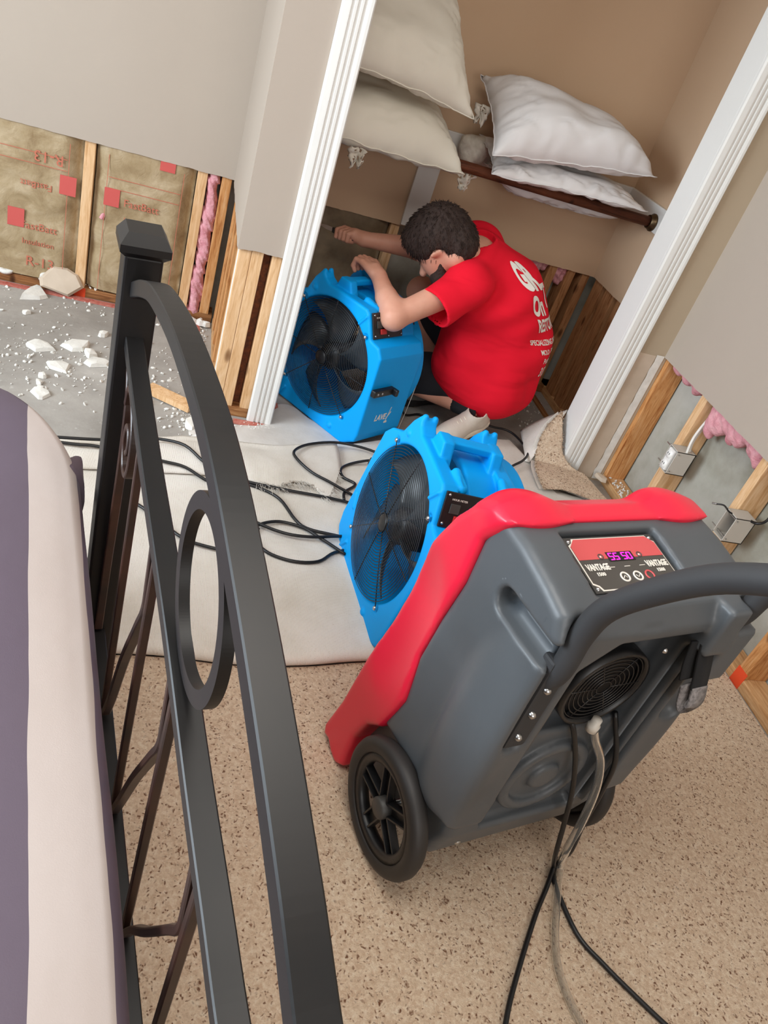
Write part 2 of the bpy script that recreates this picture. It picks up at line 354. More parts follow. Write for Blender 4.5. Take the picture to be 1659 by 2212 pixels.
def sdpoly(U, V, poly):
    U, V = np.broadcast_arrays(U, V); d = np.full(U.shape, 1e9); s = np.ones(U.shape); n = len(poly)
    for i in range(n):
        a = poly[i]; b = poly[i-1]; ex, ey = b[0]-a[0], b[1]-a[1]; wx, wy = U-a[0], V-a[1]
        t = np.clip((wx*ex+wy*ey)/(ex*ex+ey*ey+1e-12), 0, 1); d = np.minimum(d, (wx-ex*t)**2+(wy-ey*t)**2)
        c1 = V >= a[1]; c2 = V < b[1]; c3 = ex*wy > ey*wx
        s = np.where((c1 & c2 & c3) | (~c1 & ~c2 & ~c3), -s, s)
    return s*np.sqrt(d)
def ext(poly, axis, a, b, rr=0.0):
    o = [i for i in range(3) if i != axis]
    def fn(X, Y, Z):
        P = [X, Y, Z]; d = sdpoly(P[o[0]], P[o[1]], poly)+rr; q = np.abs(P[axis]-(a+b)/2)-(b-a)/2+rr
        return np.minimum(np.maximum(d, q), 0)+np.sqrt(np.maximum(d, 0)**2+np.maximum(q, 0)**2)-rr
    lo = [0]*3; hi = [0]*3
    for j, i in enumerate(o): lo[i] = min(p[j] for p in poly); hi[i] = max(p[j] for p in poly)
    lo[axis] = a; hi[axis] = b; return fn, np.array(lo), np.array(hi)
def nz3(v, s, seed=0.0): return noise.noise(Vector(v)*s+Vector((seed, seed*1.7, seed*0.3)))

# ================================================================== THE ROOM
YB, YF, XR, XP, CUT, TOP = 3.195, 2.447, 1.812, 0.20, 0.607, 2.44
def struct(o): o['kind'] = 'structure'; return o
fl = struct(box('floor', (-2.6, -2.1, -0.12), (2.05, 3.45, 0.0), CONC))
struct(box('ceiling', (-2.6, -2.1, TOP), (1.95, 3.32, TOP+0.1), CEILM))
def ragged(a, b, z0, amp, n, seed, axis, off, thick, ztop, flip=1):
    """drywall sheet along one axis with a slightly torn bottom edge. off: coordinate of the face, thick signed away from room"""
    vs = []; fs = []
    for i in range(n+1):
        t = a+(b-a)*i/n; z = z0+amp*(nz3((t*17, seed, 0), 1)+0.5*nz3((t*53, seed, 2), 1)); 
        for d in (0, thick):
            for zz in (z, ztop): vs.append((t, off+d, zz) if axis == 0 else (off+d, t, zz))
    for i in range(n):
        o = i*4; p = o+4
        fs += [(o, p, p+1, o+1), (o+2, o+3, p+3, p+2), (o, o+2, p+2, p), (o+1, p+1, p+3, o+3)]
    fs += [(0, 1, 3, 2), (n*4, n*4+2, n*4+3, n*4+1)]
    return vs, fs
def sheet(name, m, parent=None, **k):
    o = pyd(name, *ragged(**k), m, parent, False); bm = bmesh.new(); bm.from_mesh(o.data); bmesh.ops.recalc_face_normals(bm, faces=bm.faces); bm.to_mesh(o.data); bm.free(); return o
# back wall, left alcove half and closet half
wb = struct(sheet('wall_back', PAINT, a=-2.6, b=0.22, z0=CUT, amp=0.003, n=160, seed=1, axis=0, off=YB, thick=0.0127, ztop=TOP))
cb = sheet('closet_drywall', PAINTC, wb, a=0.22, b=XR, z0=CUT-0.003, amp=0.004, n=120, seed=4, axis=0, off=YB, thick=0.0127, ztop=TOP)
STUDM = {}
def stud(x0, x1, y0, y1, z0, z1, m, parent, name='stud'):
    key = (round(x1-x0, 3), round(y1-y0, 3), round(z1-z0, 3), m.name)
    if key not in STUDM:
        bm = bmesh.new(); add_box(bm, (0, 0, 0), (x1-x0, y1-y0, z1-z0), 0.0025); me = bpy.data.meshes.new(name); bm.to_mesh(me); bm.free(); me.materials.append(m); STUDM[key] = me
    o = bpy.data.objects.new(name, STUDM[key]); COL.objects.link(o); o.location = (x0, y0, z0); o.parent = parent; return o
YS = YB+0.0135
stud(-2.6, 0.21, YS, YS+0.089, 0.0, 0.038, WOODX, wb, 'bottom_plate')
stud(0.30, XR+0.1, YS, YS+0.089, 0.0, 0.038, WOODX, wb, 'bottom_plate')
for x in (-1.564, -1.157, -0.750, -0.344, 0.063): stud(x, x+0.038, YS, YS+0.089, 0.038, 0.75, WOOD, wb)
stud(0.155, 0.193, YS, YS+0.089, 0.038, 0.75, WOODO, wb)
stud(0.850, 0.888, YS, YS+0.089, 0.038, 0.75, WOOD, wb)
for x in (1.27, 1.60, 1.692, 1.765): stud(x, x+0.038, YS, YS+0.089, 0.038, 0.75, WOODD, wb)
def batt(x0, x1, m, parent, name='insulation_batt', yf=YS+0.006, z0=0.045, z1=0.72, amp=0.014, seed=0, puff=0.012):
    nx, nz = 26, 40; vs = []; fs = []
    for i in range(nx+1):
        for j in range(nz+1):
            u = i/nx; v = j/nz; x = x0+(x1-x0)*u; z = z0+(z1-z0)*v
            e = min(u, 1-u)*6; e = min(e, 1)
            y = yf+0.03*(1-e)**2-puff*e+amp*(nz3((x*1.2, 0, z*2.6), 4.0, seed)+0.5*nz3((x, 0, z*2), 11, seed))
            vs.append((x, max(y, yf-0.014), z))
    for i in range(nx):
        for j in range(nz): a = i*(nz+1)+j; fs.append((a, a+nz+1, a+nz+2, a+1))
    k = len(vs); vs += [(x0, yf+0.075, z0), (x1, yf+0.075, z0), (x1, yf+0.075, z1), (x0, yf+0.075, z1)]; fs.append((k, k+3, k+2, k+1))
    fs += [tuple([k, k+3]+[nz-j for j in range(nz+1)])[:], tuple([k+2, k+1]+[nx*(nz+1)+j for j in range(nz+1)])]
    return pyd(name, vs, fs, m, parent)
FX = Matrix.Rotation(R(90), 4, 'X')                       # text facing -Y
def printed(s, size, x, z, m, b, rot=0, yy=None, **k):
    yy = YS-0.0105 if yy is None else yy
    return text(s, size, Matrix.Translation((x, yy, z)) @ Matrix.Rotation(rot, 4, 'Y') @ FX, m, 'lettering', b, 0.0006, align='CENTER', **k)
for q, (x0, x1, m) in enumerate(((-1.520, -1.160, KRAFT), (-1.115, -0.753, KRAFT), (-0.708, -0.348, KRAFT), (-0.302, 0.060, KRAFT))):
    b = batt(x0, x1, m, wb, seed=q*3.1+2)
    if q >= 2:
        if q == 2:
            printed('R-13', 0.055, -0.462, 0.53, INKF, b, math.pi); printed('FastBatt', 0.034, -0.50, 0.415, INKF, b, math.pi)
            printed('FastBatt', 0.040, -0.485, 0.235, INKF, b); printed('Insulation', 0.030, -0.485, 0.175, INKF, b); printed('R-13', 0.055, -0.475, 0.090, INKF, b)
            for (a, z) in ((-0.420, 0.395), (-0.595, 0.235)): box('logo_square', (a, YS-0.0115, z), (a+0.058, YS-0.0095, z+0.07), INKR, b)
        else:
            printed('FastBatt', 0.040, -0.125, 0.405, INKF, b); printed('Insulation', 0.028, -0.13, 0.345, INKF, b); printed('R-13', 0.055, -0.13, 0.235, INKF, b)
            for (a, z) in ((-0.262, 0.395), (-0.075, 0.572)): box('logo_square', (a, YS-0.0115, z), (a+0.056, YS-0.0095, z+0.066), INKR, b)
        for zz in (0.50, 0.46): box('print_rule', (x0+0.05, YS-0.0105, zz+(0.02 if q == 2 else 0)), (x1-0.05, YS-0.0095, zz+0.0022+(0.02 if q == 2 else 0)), INKF, b)
        for xx in (x0+0.045, x1-0.045): box('print_rule', (xx, YS-0.0105, 0.05), (xx+0.002, YS-0.0095, 0.58), INKF, b)
# pink insulation squeezed beside the corner stud
g = Field((0.095, YS-0.01, 0.02), (0.165, YS+0.09, 0.72), 0.005)
for i in range(11):
    z = 0.04+i*0.064; g.add(ell((0.128+0.005*math.sin(i*2.1), YS+0.03, z), (0.025+0.004*math.sin(i*1.3), 0.034, 0.060+0.01*math.sin(i*3.3))), 0.02)
g.mesh('insulation_strip', PINK, wb, disp=lambda X, Y, Z: 0.004*np.sin(Z*75+X*130+2*np.sin(Z*31))+0.002*np.sin(Z*210+X*320))
# closet: kraft facing behind the worker's hands, foundation wall behind
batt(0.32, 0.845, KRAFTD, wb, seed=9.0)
box('foundation_face', (-2.75, YS+0.095, -0.02), (XR+0.3, YS+0.16, 0.9), CONCW, wb)
for i, (x0, x1) in enumerate(((1.31, 1.595), (1.64, 1.69))):
    g = Field((x0-0.01, YS-0.01, 0.40), (x1+0.01, YS+0.08, 0.70), 0.006)
    for k in range(7 if i == 0 else 2): g.add(ell((x0+0.03+(x1-x0-0.05)*k/(6 if i == 0 else 1), YS+0.04, 0.60+0.02*math.sin(k*2.3)), (0.036, 0.03, 0.075+0.02*math.sin(k*1.7))), 0.02)
    g.mesh('insulation_tuft', PINK, wb, disp=lambda X, Y, Z: 0.005*np.sin(X*110+Z*70)*np.sin(Z*130)+0.003*np.sin(X*260))
for (x, z, s) in ((-0.20, 0.035, 0.5), (-0.305, 0.33, 1)):
    pass
# orange marks on the plate
box('paint_mark', (-0.345, YS-0.0012, 0.0), (-0.300, YS+0.001, 0.037), SPRAY, wb)
# vertical board and cleats in the closet
def closet_board(name, lo, hi, lab):
    o = box(name, lo, hi, TRIM, None, 0.003); return tag(o, lab, 'board')
closet_board('backing_board', (0.880, YB-0.019, 0.612), (0.970, YB-0.0005, 0.905), 'short white vertical board on the closet back wall above the crouching man')
closet_board('cleat_board', (0.32, YB-0.019, 0.91), (XR-0.001, YB-0.0005, 1.0), 'long white horizontal cleat along the closet back wall, behind the pillows')
closet_board('cleat_board', (XR-0.019, 2.58, 0.905), (XR-0.0005, YB-0.02, 1.0), 'white horizontal cleat on the closet right wall, holding the rod end')
# return wall of the alcove and closet front
wp = struct(sheet('wall_partition', PAINT, a=YF, b=YB, z0=CUT-0.01, amp=0.006, n=60, seed=7, axis=1, off=XP, thick=0.0127, ztop=TOP))
sheet('front_drywall', PAINT, wp, a=XP+0.0127, b=0.342, z0=CUT-0.003, amp=0.003, n=24, seed=8, axis=0, off=YF, thick=0.0127, ztop=TOP)
box('header_drywall', (0.342, YF, 2.08), (1.70, YF+0.115, TOP), PAINT, wp)
sheet('closet_side_drywall', PAINTC, wp, a=YF+0.12, b=YB, z0=CUT, amp=0.004, n=30, seed=12, axis=1, off=0.305, thick=-0.0127, ztop=TOP)
box('closet_front_drywall', (0.305, YF+0.103, CUT), (0.42, YF+0.115, TOP), PAINTC, wp)
stud(XP+0.0135, 0.345, YF+0.0135, YF+0.1015, 0.0, 0.038, WOODX, wp, 'bottom_plate')
stud(XP+0.0135, XP+0.103, YF+0.1015, YB-0.01, 0.0, 0.038, WOODH, wp, 'bottom_plate')
stud(0.2075, 0.2455, YF+0.0135, YF+0.1025, 0.038, 0.70, WOOD, wp)
stud(0.2460, 0.2840, YF+0.0140, YF+0.1025, 0.038, 0.70, WOOD, wp)
stud(0.3120, 0.3500, YF+0.0120, YF+0.1025, 0.038, 0.70, WOOD, wp)
stud(0.2845, 0.3110, YF+0.0500, YF+0.1025, 0.038, 0.70, GAPDARK, wp, 'gap_shade')  # dark strip in the gap between studs, standing for its shade
for y in (2.60, 2.78, 2.93, 3.06, 3.12): stud(XP+0.0135, XP+0.1025, y, y+0.038, 0.038, 0.70, WOODO, wp)
stud(XP+0.006, XP+0.0135, YF+0.03, YF+0.06, 0.038, 0.62, GYPS, wp, 'torn_edge')
# right stub of the closet front
PAINTS = var('paint_tan_stub', srgb(180, 163, 140), srgb(175, 158, 135), 1.2, 0.75, 260, 0.10, 0.0006, spec=0.25)
ws = struct(box('wall_stub', (1.66, YF, 0.0), (XR+0.012, YF+0.0127, TOP), PAINTS)); 
box('torn_paper_patch', (1.70, YF-0.0014, 0.012), (1.775, YF+0.001, 0.575), PAPER, ws)
vs, fs = [], []
for i in range(41):
    z = 0.01+0.57*i/40; vs += [(1.777+0.006*nz3((z, 0, 0), 30), YF-0.0018, z), (1.810, YF-0.0018, z)]
for i in range(40): fs.append((2*i, 2*i+1, 2*i+3, 2*i+2))
pyd('joint_compound', vs, fs, GYPS, ws, False)
box('closet_inner_drywall', (1.64, YF+0.103, 0.6), (XR, YF+0.115, TOP), PAINTC, ws)
stud(1.66, XR+0.01, YF+0.0132, YF+0.1020, 0.0, 0.038, WOODX, ws, 'bottom_plate')
stud(1.66, 1.698, YF+0.0132, YF+0.1020, 0.038, 0.70, WOODD, ws)
# right wall
wr = struct(sheet('wall_right', PAINT, a=-2.1, b=YF, z0=CUT-0.03, amp=0.004, n=220, seed=15, axis=1, off=XR, thick=0.0127, ztop=TOP))
sheet('closet_right_drywall', PAINTC, wr, a=YF, b=YB, z0=CUT-0.003, amp=0.004, n=50, seed=17, axis=1, off=XR, thick=0.0127, ztop=TOP)
XS = XR+0.0135
stud(XS, XS+0.089, -2.1, YB+0.1, 0.0, 0.038, WOODH, wr, 'bottom_plate')
for y, m in ((2.425, WOODO), (2.134, WOOD), (1.743, WOOD), (1.345, WOODO), (0.938, WOOD), (0.532, WOOD), (0.126, WOOD), (-0.281, WOOD), (-0.688, WOOD)): stud(XS, XS+0.089, y, y+0.038, 0.038, 0.72, m, wr)
for y0, y1 in ((3.105, 3.186), (2.985, 3.070), (2.86, 2.948), (2.60, 2.638)): stud(XS, XS+0.038, y0, y1, 0.038, 0.72, WOODD, wr)
box('foundation_face', (XS+0.095, -2.1, -0.01), (XS+0.2, YB+0.2, 0.85), CONCW, wr)
for i, (y0, y1, zc, zz) in enumerate(((2.20, 2.41, 0.60, 0.045), (1.80, 2.10, 0.56, 0.075), (1.42, 1.72, 0.60, 0.05))):
    g = Field((XS-0.02, y0-0.03, 0.40), (XS+0.095, y1+0.03, 0.72), 0.006)
    for k in range(8):
        t = k/7; g.add(ell((XS+0.035, y0+0.02+(y1-y0-0.04)*t, zc+(0.02 if i else 0)*math.sin(t*3.1+0.5)+0.03*(1-t)*(i == 1)), (0.035, 0.032, zz+0.02*math.sin(k*1.9+i))), 0.02)
    g.mesh('insulation_tuft', PINK, wr, disp=lambda X, Y, Z: 0.003*np.sin(Y*150)*np.sin(Z*120))
box('paint_mark', (XS-0.0012, 1.340, 0.0), (XS+0.001, 1.385, 0.06), SPRAY, wr)
# unseen walls; left window lights the room, rear window is added for fill
def wall_with_hole(name, axis, off, t, a0, a1, h0, h1, z0, z1):
    bm = bmesh.new()
    for (p0, p1, q0, q1) in ((a0, h0, 0, TOP), (h1, a1, 0, TOP), (h0, h1, 0, z0), (h0, h1, z1, TOP)):
        add_box(bm, (off, p0, q0) if axis else (p0, off, q0), (off+t, p1, q1) if axis else (p1, off+t, q1))
    return struct(bm_obj(name, bm, PAINT))
wall_with_hole('wall_left', 1, -2.7, 0.1, -2.1, 3.32, -0.10, 1.90, 0.85, 2.15)
wall_with_hole('wall_front', 0, -2.2, 0.1, -2.6, 1.95, -0.2, 1.4, 0.95, 2.15)
for n, (lo, hi) in (('window_1', ((-2.69, -0.10, 0.85), (-2.64, 1.90, 2.15))), ('window_added', ((-0.2, -2.19, 0.95), (1.4, -2.14, 2.15)))):
    bm = bmesh.new(); ax = 1 if n == 'window_1' else 0; a0, a1 = lo[ax], hi[ax]
    def fr(p0, p1, z0, z1):
        l = list(lo); h = list(hi); l[ax] = p0; h[ax] = p1; l[2] = z0; h[2] = z1; add_box(bm, l, h, 0.003)
    fr(a0, a1, lo[2], lo[2]+0.05); fr(a0, a1, hi[2]-0.05, hi[2]); fr(a0, a0+0.05, lo[2], hi[2]); fr(a1-0.05, a1, lo[2], hi[2]); fr((a0+a1)/2-0.03, (a0+a1)/2+0.03, lo[2], hi[2])
    struct(bm_obj(n, bm, TRIM))
# casings and jambs
def casing(name, x0, x1, z0, z1, y, lab=None):
    w = x1-x0; pr = [(0, 0), (0, -0.010)]
    pr += [(0.006, -0.014), (0.022, -0.0155)]
    for k in range(3):
        c = 0.030+0.0165*k; pr += [(c-0.005, -0.0155), (c-0.0035, -0.011), (c+0.0035, -0.011), (c+0.005, -0.0155)]
    pr += [(0.076, -0.018), (0.084, -0.018), (w, -0.014), (w, 0)]
    o = prism(name, [(x0+a, y+b) for a, b in pr], 2, z0, z1, TRIM); return struct(o)
casing('trim_1', 0.342, 0.430, 0.006, 2.15, YF-0.0006)
casing('trim_2', 1.606, 1.694, 0.006, 2.15, YF-0.0006)
struct(box('trim_3', (1.606, YF, 0.0), (1.626, YF+0.115, 2.08), TRIM, None, 0.002))
struct(box('trim_4', (0.412, YF, 0.02), (0.430, YF+0.115, 2.08), TRIM, None, 0.002))
# ================================================================== CLOSET ROD
rod = empty('closet_rod', (0.32, 2.911, 0.936), 0, 'dark brown wooden closet rod running under the white pillows', 'rod')
vs, fs = lathe([(0, 0), (0.0195, 0), (0.0195, XR-0.0195-0.32-0.006), (0, XR-0.0195-0.32-0.006)], 20, Matrix.Rotation(R(90), 4, 'Y'))
pyd('rod', vs, fs, ROD, rod)
vs, fs = lathe([(0, 0), (0.034, 0), (0.034, 0.006), (0.026, 0.010), (0.026, 0.022), (0.0205, 0.022), (0.0205, 0.003), (0, 0.003)], 24, Matrix.Translation((XR-0.0195-0.32, 0, 0)) @ Matrix.Rotation(R(-90), 4, 'Y'))
pyd('socket_flange', vs, fs, mat('bronze_flange', srgb(92, 74, 52), 0.35, 0.8), rod)
box('bracket', (0.585, 0.02, -0.03), (0.625, 0.262, 0.0), TRIM, rod, 0.003)
# ================================================================== CARPET
def gridmesh(name, fn, nu, nv, m, parent=None, thick=0.0):
    vs = [fn(i/nu, j/nv) for i in range(nu+1) for j in range(nv+1)]; fs = []
    for i in range(nu):
        for j in range(nv): a = i*(nv+1)+j; fs.append((a, a+nv+1, a+nv+2, a+1))
    o = pyd(name, vs, fs, m, parent)
    if thick: s = o.modifiers.new('thickness', 'SOLIDIFY'); s.thickness = thick; s.offset = -1
    return o
def foldy(x): return 1.262+0.012*math.sin(x*5+1)+max(0, x-0.35)*0.22+0.006*nz3((x, 0, 0), 6)
cp = empty('wall_to_wall_carpet', (0, 0, 0), 0, 'beige carpet with brown flecks covering the floor under the machine and the bed', 'carpet')
def cfn(u, v):
    x = -2.6+4.405*u; y = -2.1+(foldy(x)+0.004+2.1)*v; return (x, y, 0.012+0.003*nz3((x, y, 0), 3))
gridmesh('pile', cfn, 140, 90, CARPET, cp)
def interp(pts, x):
    if x <= pts[0][0]: return pts[0][1]
    for (a, b), (c, d) in zip(pts, pts[1:]):
        if x <= c: return b+(d-b)*(x-a)/(c-a)
    return pts[-1][1]
EDGE = [(-2.6, 2.04), (-0.3, 2.05), (-0.1, 2.10), (0.05, 2.16), (0.12, 2.19), (0.41, 2.22), (0.62, 2.30), (0.9, 2.44), (1.2, 2.53), (1.45, 2.60), (1.5, 2.28), (1.6, 2.24), (1.81, 2.24)]
def zflap(x, y):
    return 0.046+0.006*nz3((x, y, 0), 2.2)+0.0025*nz3((x, y, 0), 7)
def ffn(u, v):
    x = -2.6+4.4*u; y0 = foldy(x); ye = interp(EDGE, x)+0.008*nz3((x, 1, 0), 9); r = 0.019
    a = v*1.0
    if a < 0.12:
        t = a/0.12*math.pi; zc = (0.012+zflap(x, y0+r))/2; rr = (zflap(x, y0+r)-0.012)/2
        return (x, y0+r-r*math.sin(t)*1.1, zc-rr*math.cos(t))
    s = (a-0.12)/0.88; y = y0+r+(ye-y0-r)*s; z = zflap(x, y)
    if s > 0.93: z -= (s-0.93)/0.07*0.012
    return (x, y, z)
fp = gridmesh('folded_flap', ffn, 170, 90, BACK, cp); tag(fp, 'white woven backing of the carpet folded over itself')
# second strip of backing lying on the fold, ragged near edge
def rag(x): return interp([(-2.6, 1.91), (-0.2, 1.92), (0.1, 1.975), (0.3, 2.0), (0.42, 1.975), (0.47, 2.02), (0.53, 2.02), (0.58, 1.95), (0.62, 2.06), (0.66, 2.2)], x)
def sfn(u, v):
    x = -2.55+3.2*u; y0 = rag(x)+0.006*nz3((x, 3, 0), 25); y1 = interp(EDGE, x)-0.005; y = y0+(y1-y0)*v
    return (x, y, zflap(x, y)+0.010+0.028*math.sin(min(1, v*1.15)*math.pi)*interp([(-1, 1), (0.1, 1), (0.45, 0.45), (0.65, 0.1)], x)+0.003*nz3((x, y, 0), 12))
s2 = gridmesh('backing_strip', sfn, 180, 24, BACK, cp, 0.006)
# frayed threads on the ragged edge
mb = MB()
for i in range(170):
    x = random.uniform(0.36, 0.64); y = rag(x)+random.uniform(-0.01, 0.01); z = zflap(x, y)+0.012; a = random.uniform(-2.6, -0.4); l = random.uniform(0.012, 0.04)
    P = [(x, y, z), (x+math.cos(a)*l*0.5, y+math.sin(a)*l*0.5, z+random.uniform(-0.004, 0.006)), (x+math.cos(a+0.5)*l, y+math.sin(a+0.5)*l, z-0.004)]
    mb.add(sweep(P, circ(0.0006, 3)))
tag(mb.build('frayed_thread', BACK, cp), kind='stuff')
# curled carpet corner beside the right jamb
cc = empty('curled_carpet_corner', (1.6, 2.3, 0.05), 0, 'curled up corner of carpet with its pile showing, leaning on the right door casing', 'carpet')
def cur(u, v):
    # u along the wall side, v from flat near part to the raised far part
    A = Vector((1.44+0.30*u, 2.205+0.02*math.sin(u*5), 0.055)); Bp = Vector((1.475+0.215*u, 2.41-0.03*u, 0.062))
    if v < 0.5:
        t = v/0.5; p = A.lerp(Bp, t); p.z += 0.012*math.sin(t*3.1)*(1-u)+0.01*(1-u)
        p.x -= 0.02*(1-u)*math.sin(t*3.14); return tuple(p+Vector((0, 0, 0.004*nz3(p, 12))))
    t = (v-0.5)/0.5; top = Vector((1.575+0.02*u, 2.545-0.135*u*1.0, 0.055+0.175*(1-u)**0.8))
    p = Bp.lerp(top, t); p.z += 0.015*math.sin(t*3.1)*(1-u); p.x -= 0.03*math.sin(t*3.14)*(1-u); return tuple(p)
cu = gridmesh('carpet_pile', cur, 24, 36, CARPET, cc)
def cur2(u, v):
    p = Vector(cur(u, v)); return (p.x-0.004, p.y+0.003, p.z-0.007)
gridmesh('carpet_backing', lambda u, v: (cur2(u, v)[0]-0.006, cur2(u, v)[1]+0.010, cur2(u, v)[2]-0.002), 24, 36, BACK, cc)
def lf(u, v):   # backing flap seen from outside, left of the curl
    a = Vector((1.452, 2.40, 0.058)).lerp(Vector((1.605, 2.565, 0.235)), v); b = Vector((1.448, 2.43, 0.05)).lerp(Vector((1.50, 2.66, 0.055)), v)
    p = b.lerp(a, u); p.x -= 0.015*math.sin(u*math.pi); return tuple(p)
gridmesh('carpet_backing', lf, 12, 12, BACK, cc, 0.004)
mb = MB()
for i in range(420):
    u = random.choice((0.0, random.random())); v = random.random()
    if u > 0: v = random.choice((0.0, 1.0, v)); 
    p = Vector(cur(u, v)); d = Vector((random.uniform(-1, 1), random.uniform(-1, 0.6), random.uniform(0, 1.2))).normalized()*random.uniform(0.004, 0.011)
    mb.add(sweep([p, p+d*0.6, p+d], circ(0.0014, 3), radii=[1, 0.8, 0.2]))
tag(mb.build('pile_tuft', CARPET, cc), kind='stuff')
settle(cc)
# tack strips and the patched threshold
def strip(P0, P1, w, m, lab):
    a = Vector((*P0, 0)); b = Vector((*P1, 0)); d = b-a; o = box('tack_strip', (0, -w/2, 0.0), (d.length, w/2, 0.007), m); o.location = (a.x, a.y, 0.0005); o.rotation_euler = (0, 0, math.atan2(d.y, d.x)); tag(o, lab, 'strip'); return o
strip((-2.5, 3.176), (0.15, 3.176), 0.026, REDTACK, 'long reddish tack strip along the foot of the alcove back wall')
strip((0.150, 3.15), (0.158, 2.62), 0.028, REDTACK, 'splintered tack strip beside the alcove side wall studs')
strip((0.295, 2.420), (0.450, 2.414), 0.026, REDTACK, 'short red tack strip under the left fluted door casing')
strip((0.462, 2.43), (0.452, 2.60), 0.024, REDTACK, 'red tack strip just inside the closet beside the left casing')
strip((1.755, 2.60), (1.755, 3.15), 0.03, WOODX, 'brown tack strip along the foot of the closet right wall')
g = Field((0.10, 2.15, -0.01), (1.1, 2.62, 0.03), 0.008)
for (x, y, rx, ry) in ((0.40, 2.33, 0.16, 0.09), (0.55, 2.42, 0.16, 0.12), (0.62, 2.32, 0.2, 0.08), (0.28, 2.30, 0.14, 0.06), (0.50, 2.52, 0.07, 0.1)): g.add(ell((x, y, -0.002), (rx, ry, 0.012)), 0.02)
tag(g.mesh('floor_patch', PATCH), 'white cracked patching compound on the slab at the closet threshold', 'patch')
# ================================================================== PILLOWS
def pillow(label, C, T, m, seed, fr=0.62, sag=0.0, group=None, name='pillow'):
    """C: front-left, front-right, back-right, back-left corners (mid seam); T thickness (up, down)"""
    C = [Vector(c) for c in C]; n = 44; vs = []; fs = []; nrm = (C[1]-C[0]).cross(C[3]-C[0]).normalized()
    ctr = sum(C, Vector())/4; ids = {}
    for side in (1, -1):
        for i in range(n+1):
            for j in range(n+1):
                u = i/n*2-1; v = j/n*2-1; edge = i in (0, n) or j in (0, n)
                if edge and side == -1: ids[(side, i, j)] = ids[(1, i, j)]; continue
                pu = u*(1-0.075*(1-v*v)); pv = v*(1-0.085*(1-u*u)); a = (pu+1)/2; b = (pv+1)/2
                p = C[0]*(1-a)*(1-b)+C[1]*a*(1-b)+C[2]*a*b+C[3]*(1-a)*b
                h = ((1-u**4)*(1-v**4))**fr if not edge else 0
                d = min(1-abs(u), 1-abs(v))
                w = math.exp(-d*5)
                ang = math.atan2(v, u)
                wr_ = 0.007*w*(math.sin((u if abs(v) > abs(u) else v)*21+seed+5*nz3((u, v, seed), 2.6)))*min(1, d*14)*(0.4+abs(nz3((u*2, v*2, seed), 1.5))*2)
                wr_ += 0.015*nz3((u*1.3, v*1.3, side), 1.7, seed)*h - 0.020*max(0, 0.5-abs(nz3((u*1.1+0.4*v, v*0.8, side), 2.6, seed))*5)*h*(0.3+w*2.2)*0.5
                if abs(u) > 0.55 or abs(v) > 0.55: wr_ -= 0.012*max(0, 0.6-4*abs(nz3((u*2.2, v*2.2, seed+side), 2.0)))*min(1, d*9)
                p = p+nrm*(side*(T[0] if side == 1 else T[1])*h+wr_*(1 if side == 1 else -1))
                p.z -= sag*(1-u*u)*(1-v*v)
                if edge: p += nrm*0.010*nz3((u*3, v*3, seed), 1.6)+nrm*0.0025*nz3((u*9, v*9, seed), 2)
                dy = p.y-2.911
                if abs(dy) < 0.05: p.z = max(p.z, 0.9375+math.sqrt(max(0.0, 0.0225**2-dy*dy)) if p.x < XR-0.1 else p.z)
                ids[(side, i, j)] = len(vs); vs.append(p)
        for i in range(n):
            for j in range(n):
                q = [ids[(side, i, j)], ids[(side, i+1, j)], ids[(side, i+1, j+1)], ids[(side, i, j+1)]]; fs.append(q if side == 1 else q[::-1])
    o = pyd(name, vs, fs, m, None); tag(o, label, 'pillow', group)
    P = []
    for i in range(n): P.append(vs[ids[(1, i, 0)]])
    for j in range(n): P.append(vs[ids[(1, n, j)]])
    for i in range(n): P.append(vs[ids[(1, n-i, n)]])
    for j in range(n): P.append(vs[ids[(1, 0, n-j)]])
    v2, f2 = sweep(P, circ(0.0022, 5), True); pyd('piping', v2, f2, m, o); return o
pillow('white pillow lying on the rod at the left, under the tall leaning one', [(0.33, 2.72, 0.935), (0.940, 2.79, 0.925), (0.90, 3.14, 1.03), (0.33, 3.14, 1.04)], (0.118, 0.042), PILLOWC, 3.3, sag=0.0)
pillow('plump white pillow leaning up against the closet back wall at the left', [(0.34, 2.70, 1.155), (0.905, 2.78, 1.105), (0.800, 3.08, 1.42), (0.33, 3.08, 1.45)], (0.11, 0.075), PILLOWC, 8.1, fr=0.7)
pillow('fat white pillow on top of the right-hand pile over the rod', [(1.005, 2.76, 1.020), (1.655, 2.80, 1.105), (1.60, 3.13, 1.14), (0.980, 3.10, 1.215)], (0.135, 0.06), PILLOW, 5.7, fr=0.7)
pillow('flattened white pillow in the middle of the right-hand pile, resting on the rod', [(1.04, 2.80, 0.955), (1.690, 2.81, 0.985), (1.70, 3.13, 0.99), (1.06, 3.13, 1.02)], (0.045, 0.022), PILLOW, 1.9)
pillow('white pillow sagging down behind the rod at the right', [(1.13, 2.96, 0.925), (1.72, 2.96, 0.935), (1.72, 3.165, 0.94), (1.13, 3.165, 0.93)], (0.02, 0.058), PILLOW, 6.6, fr=0.5)
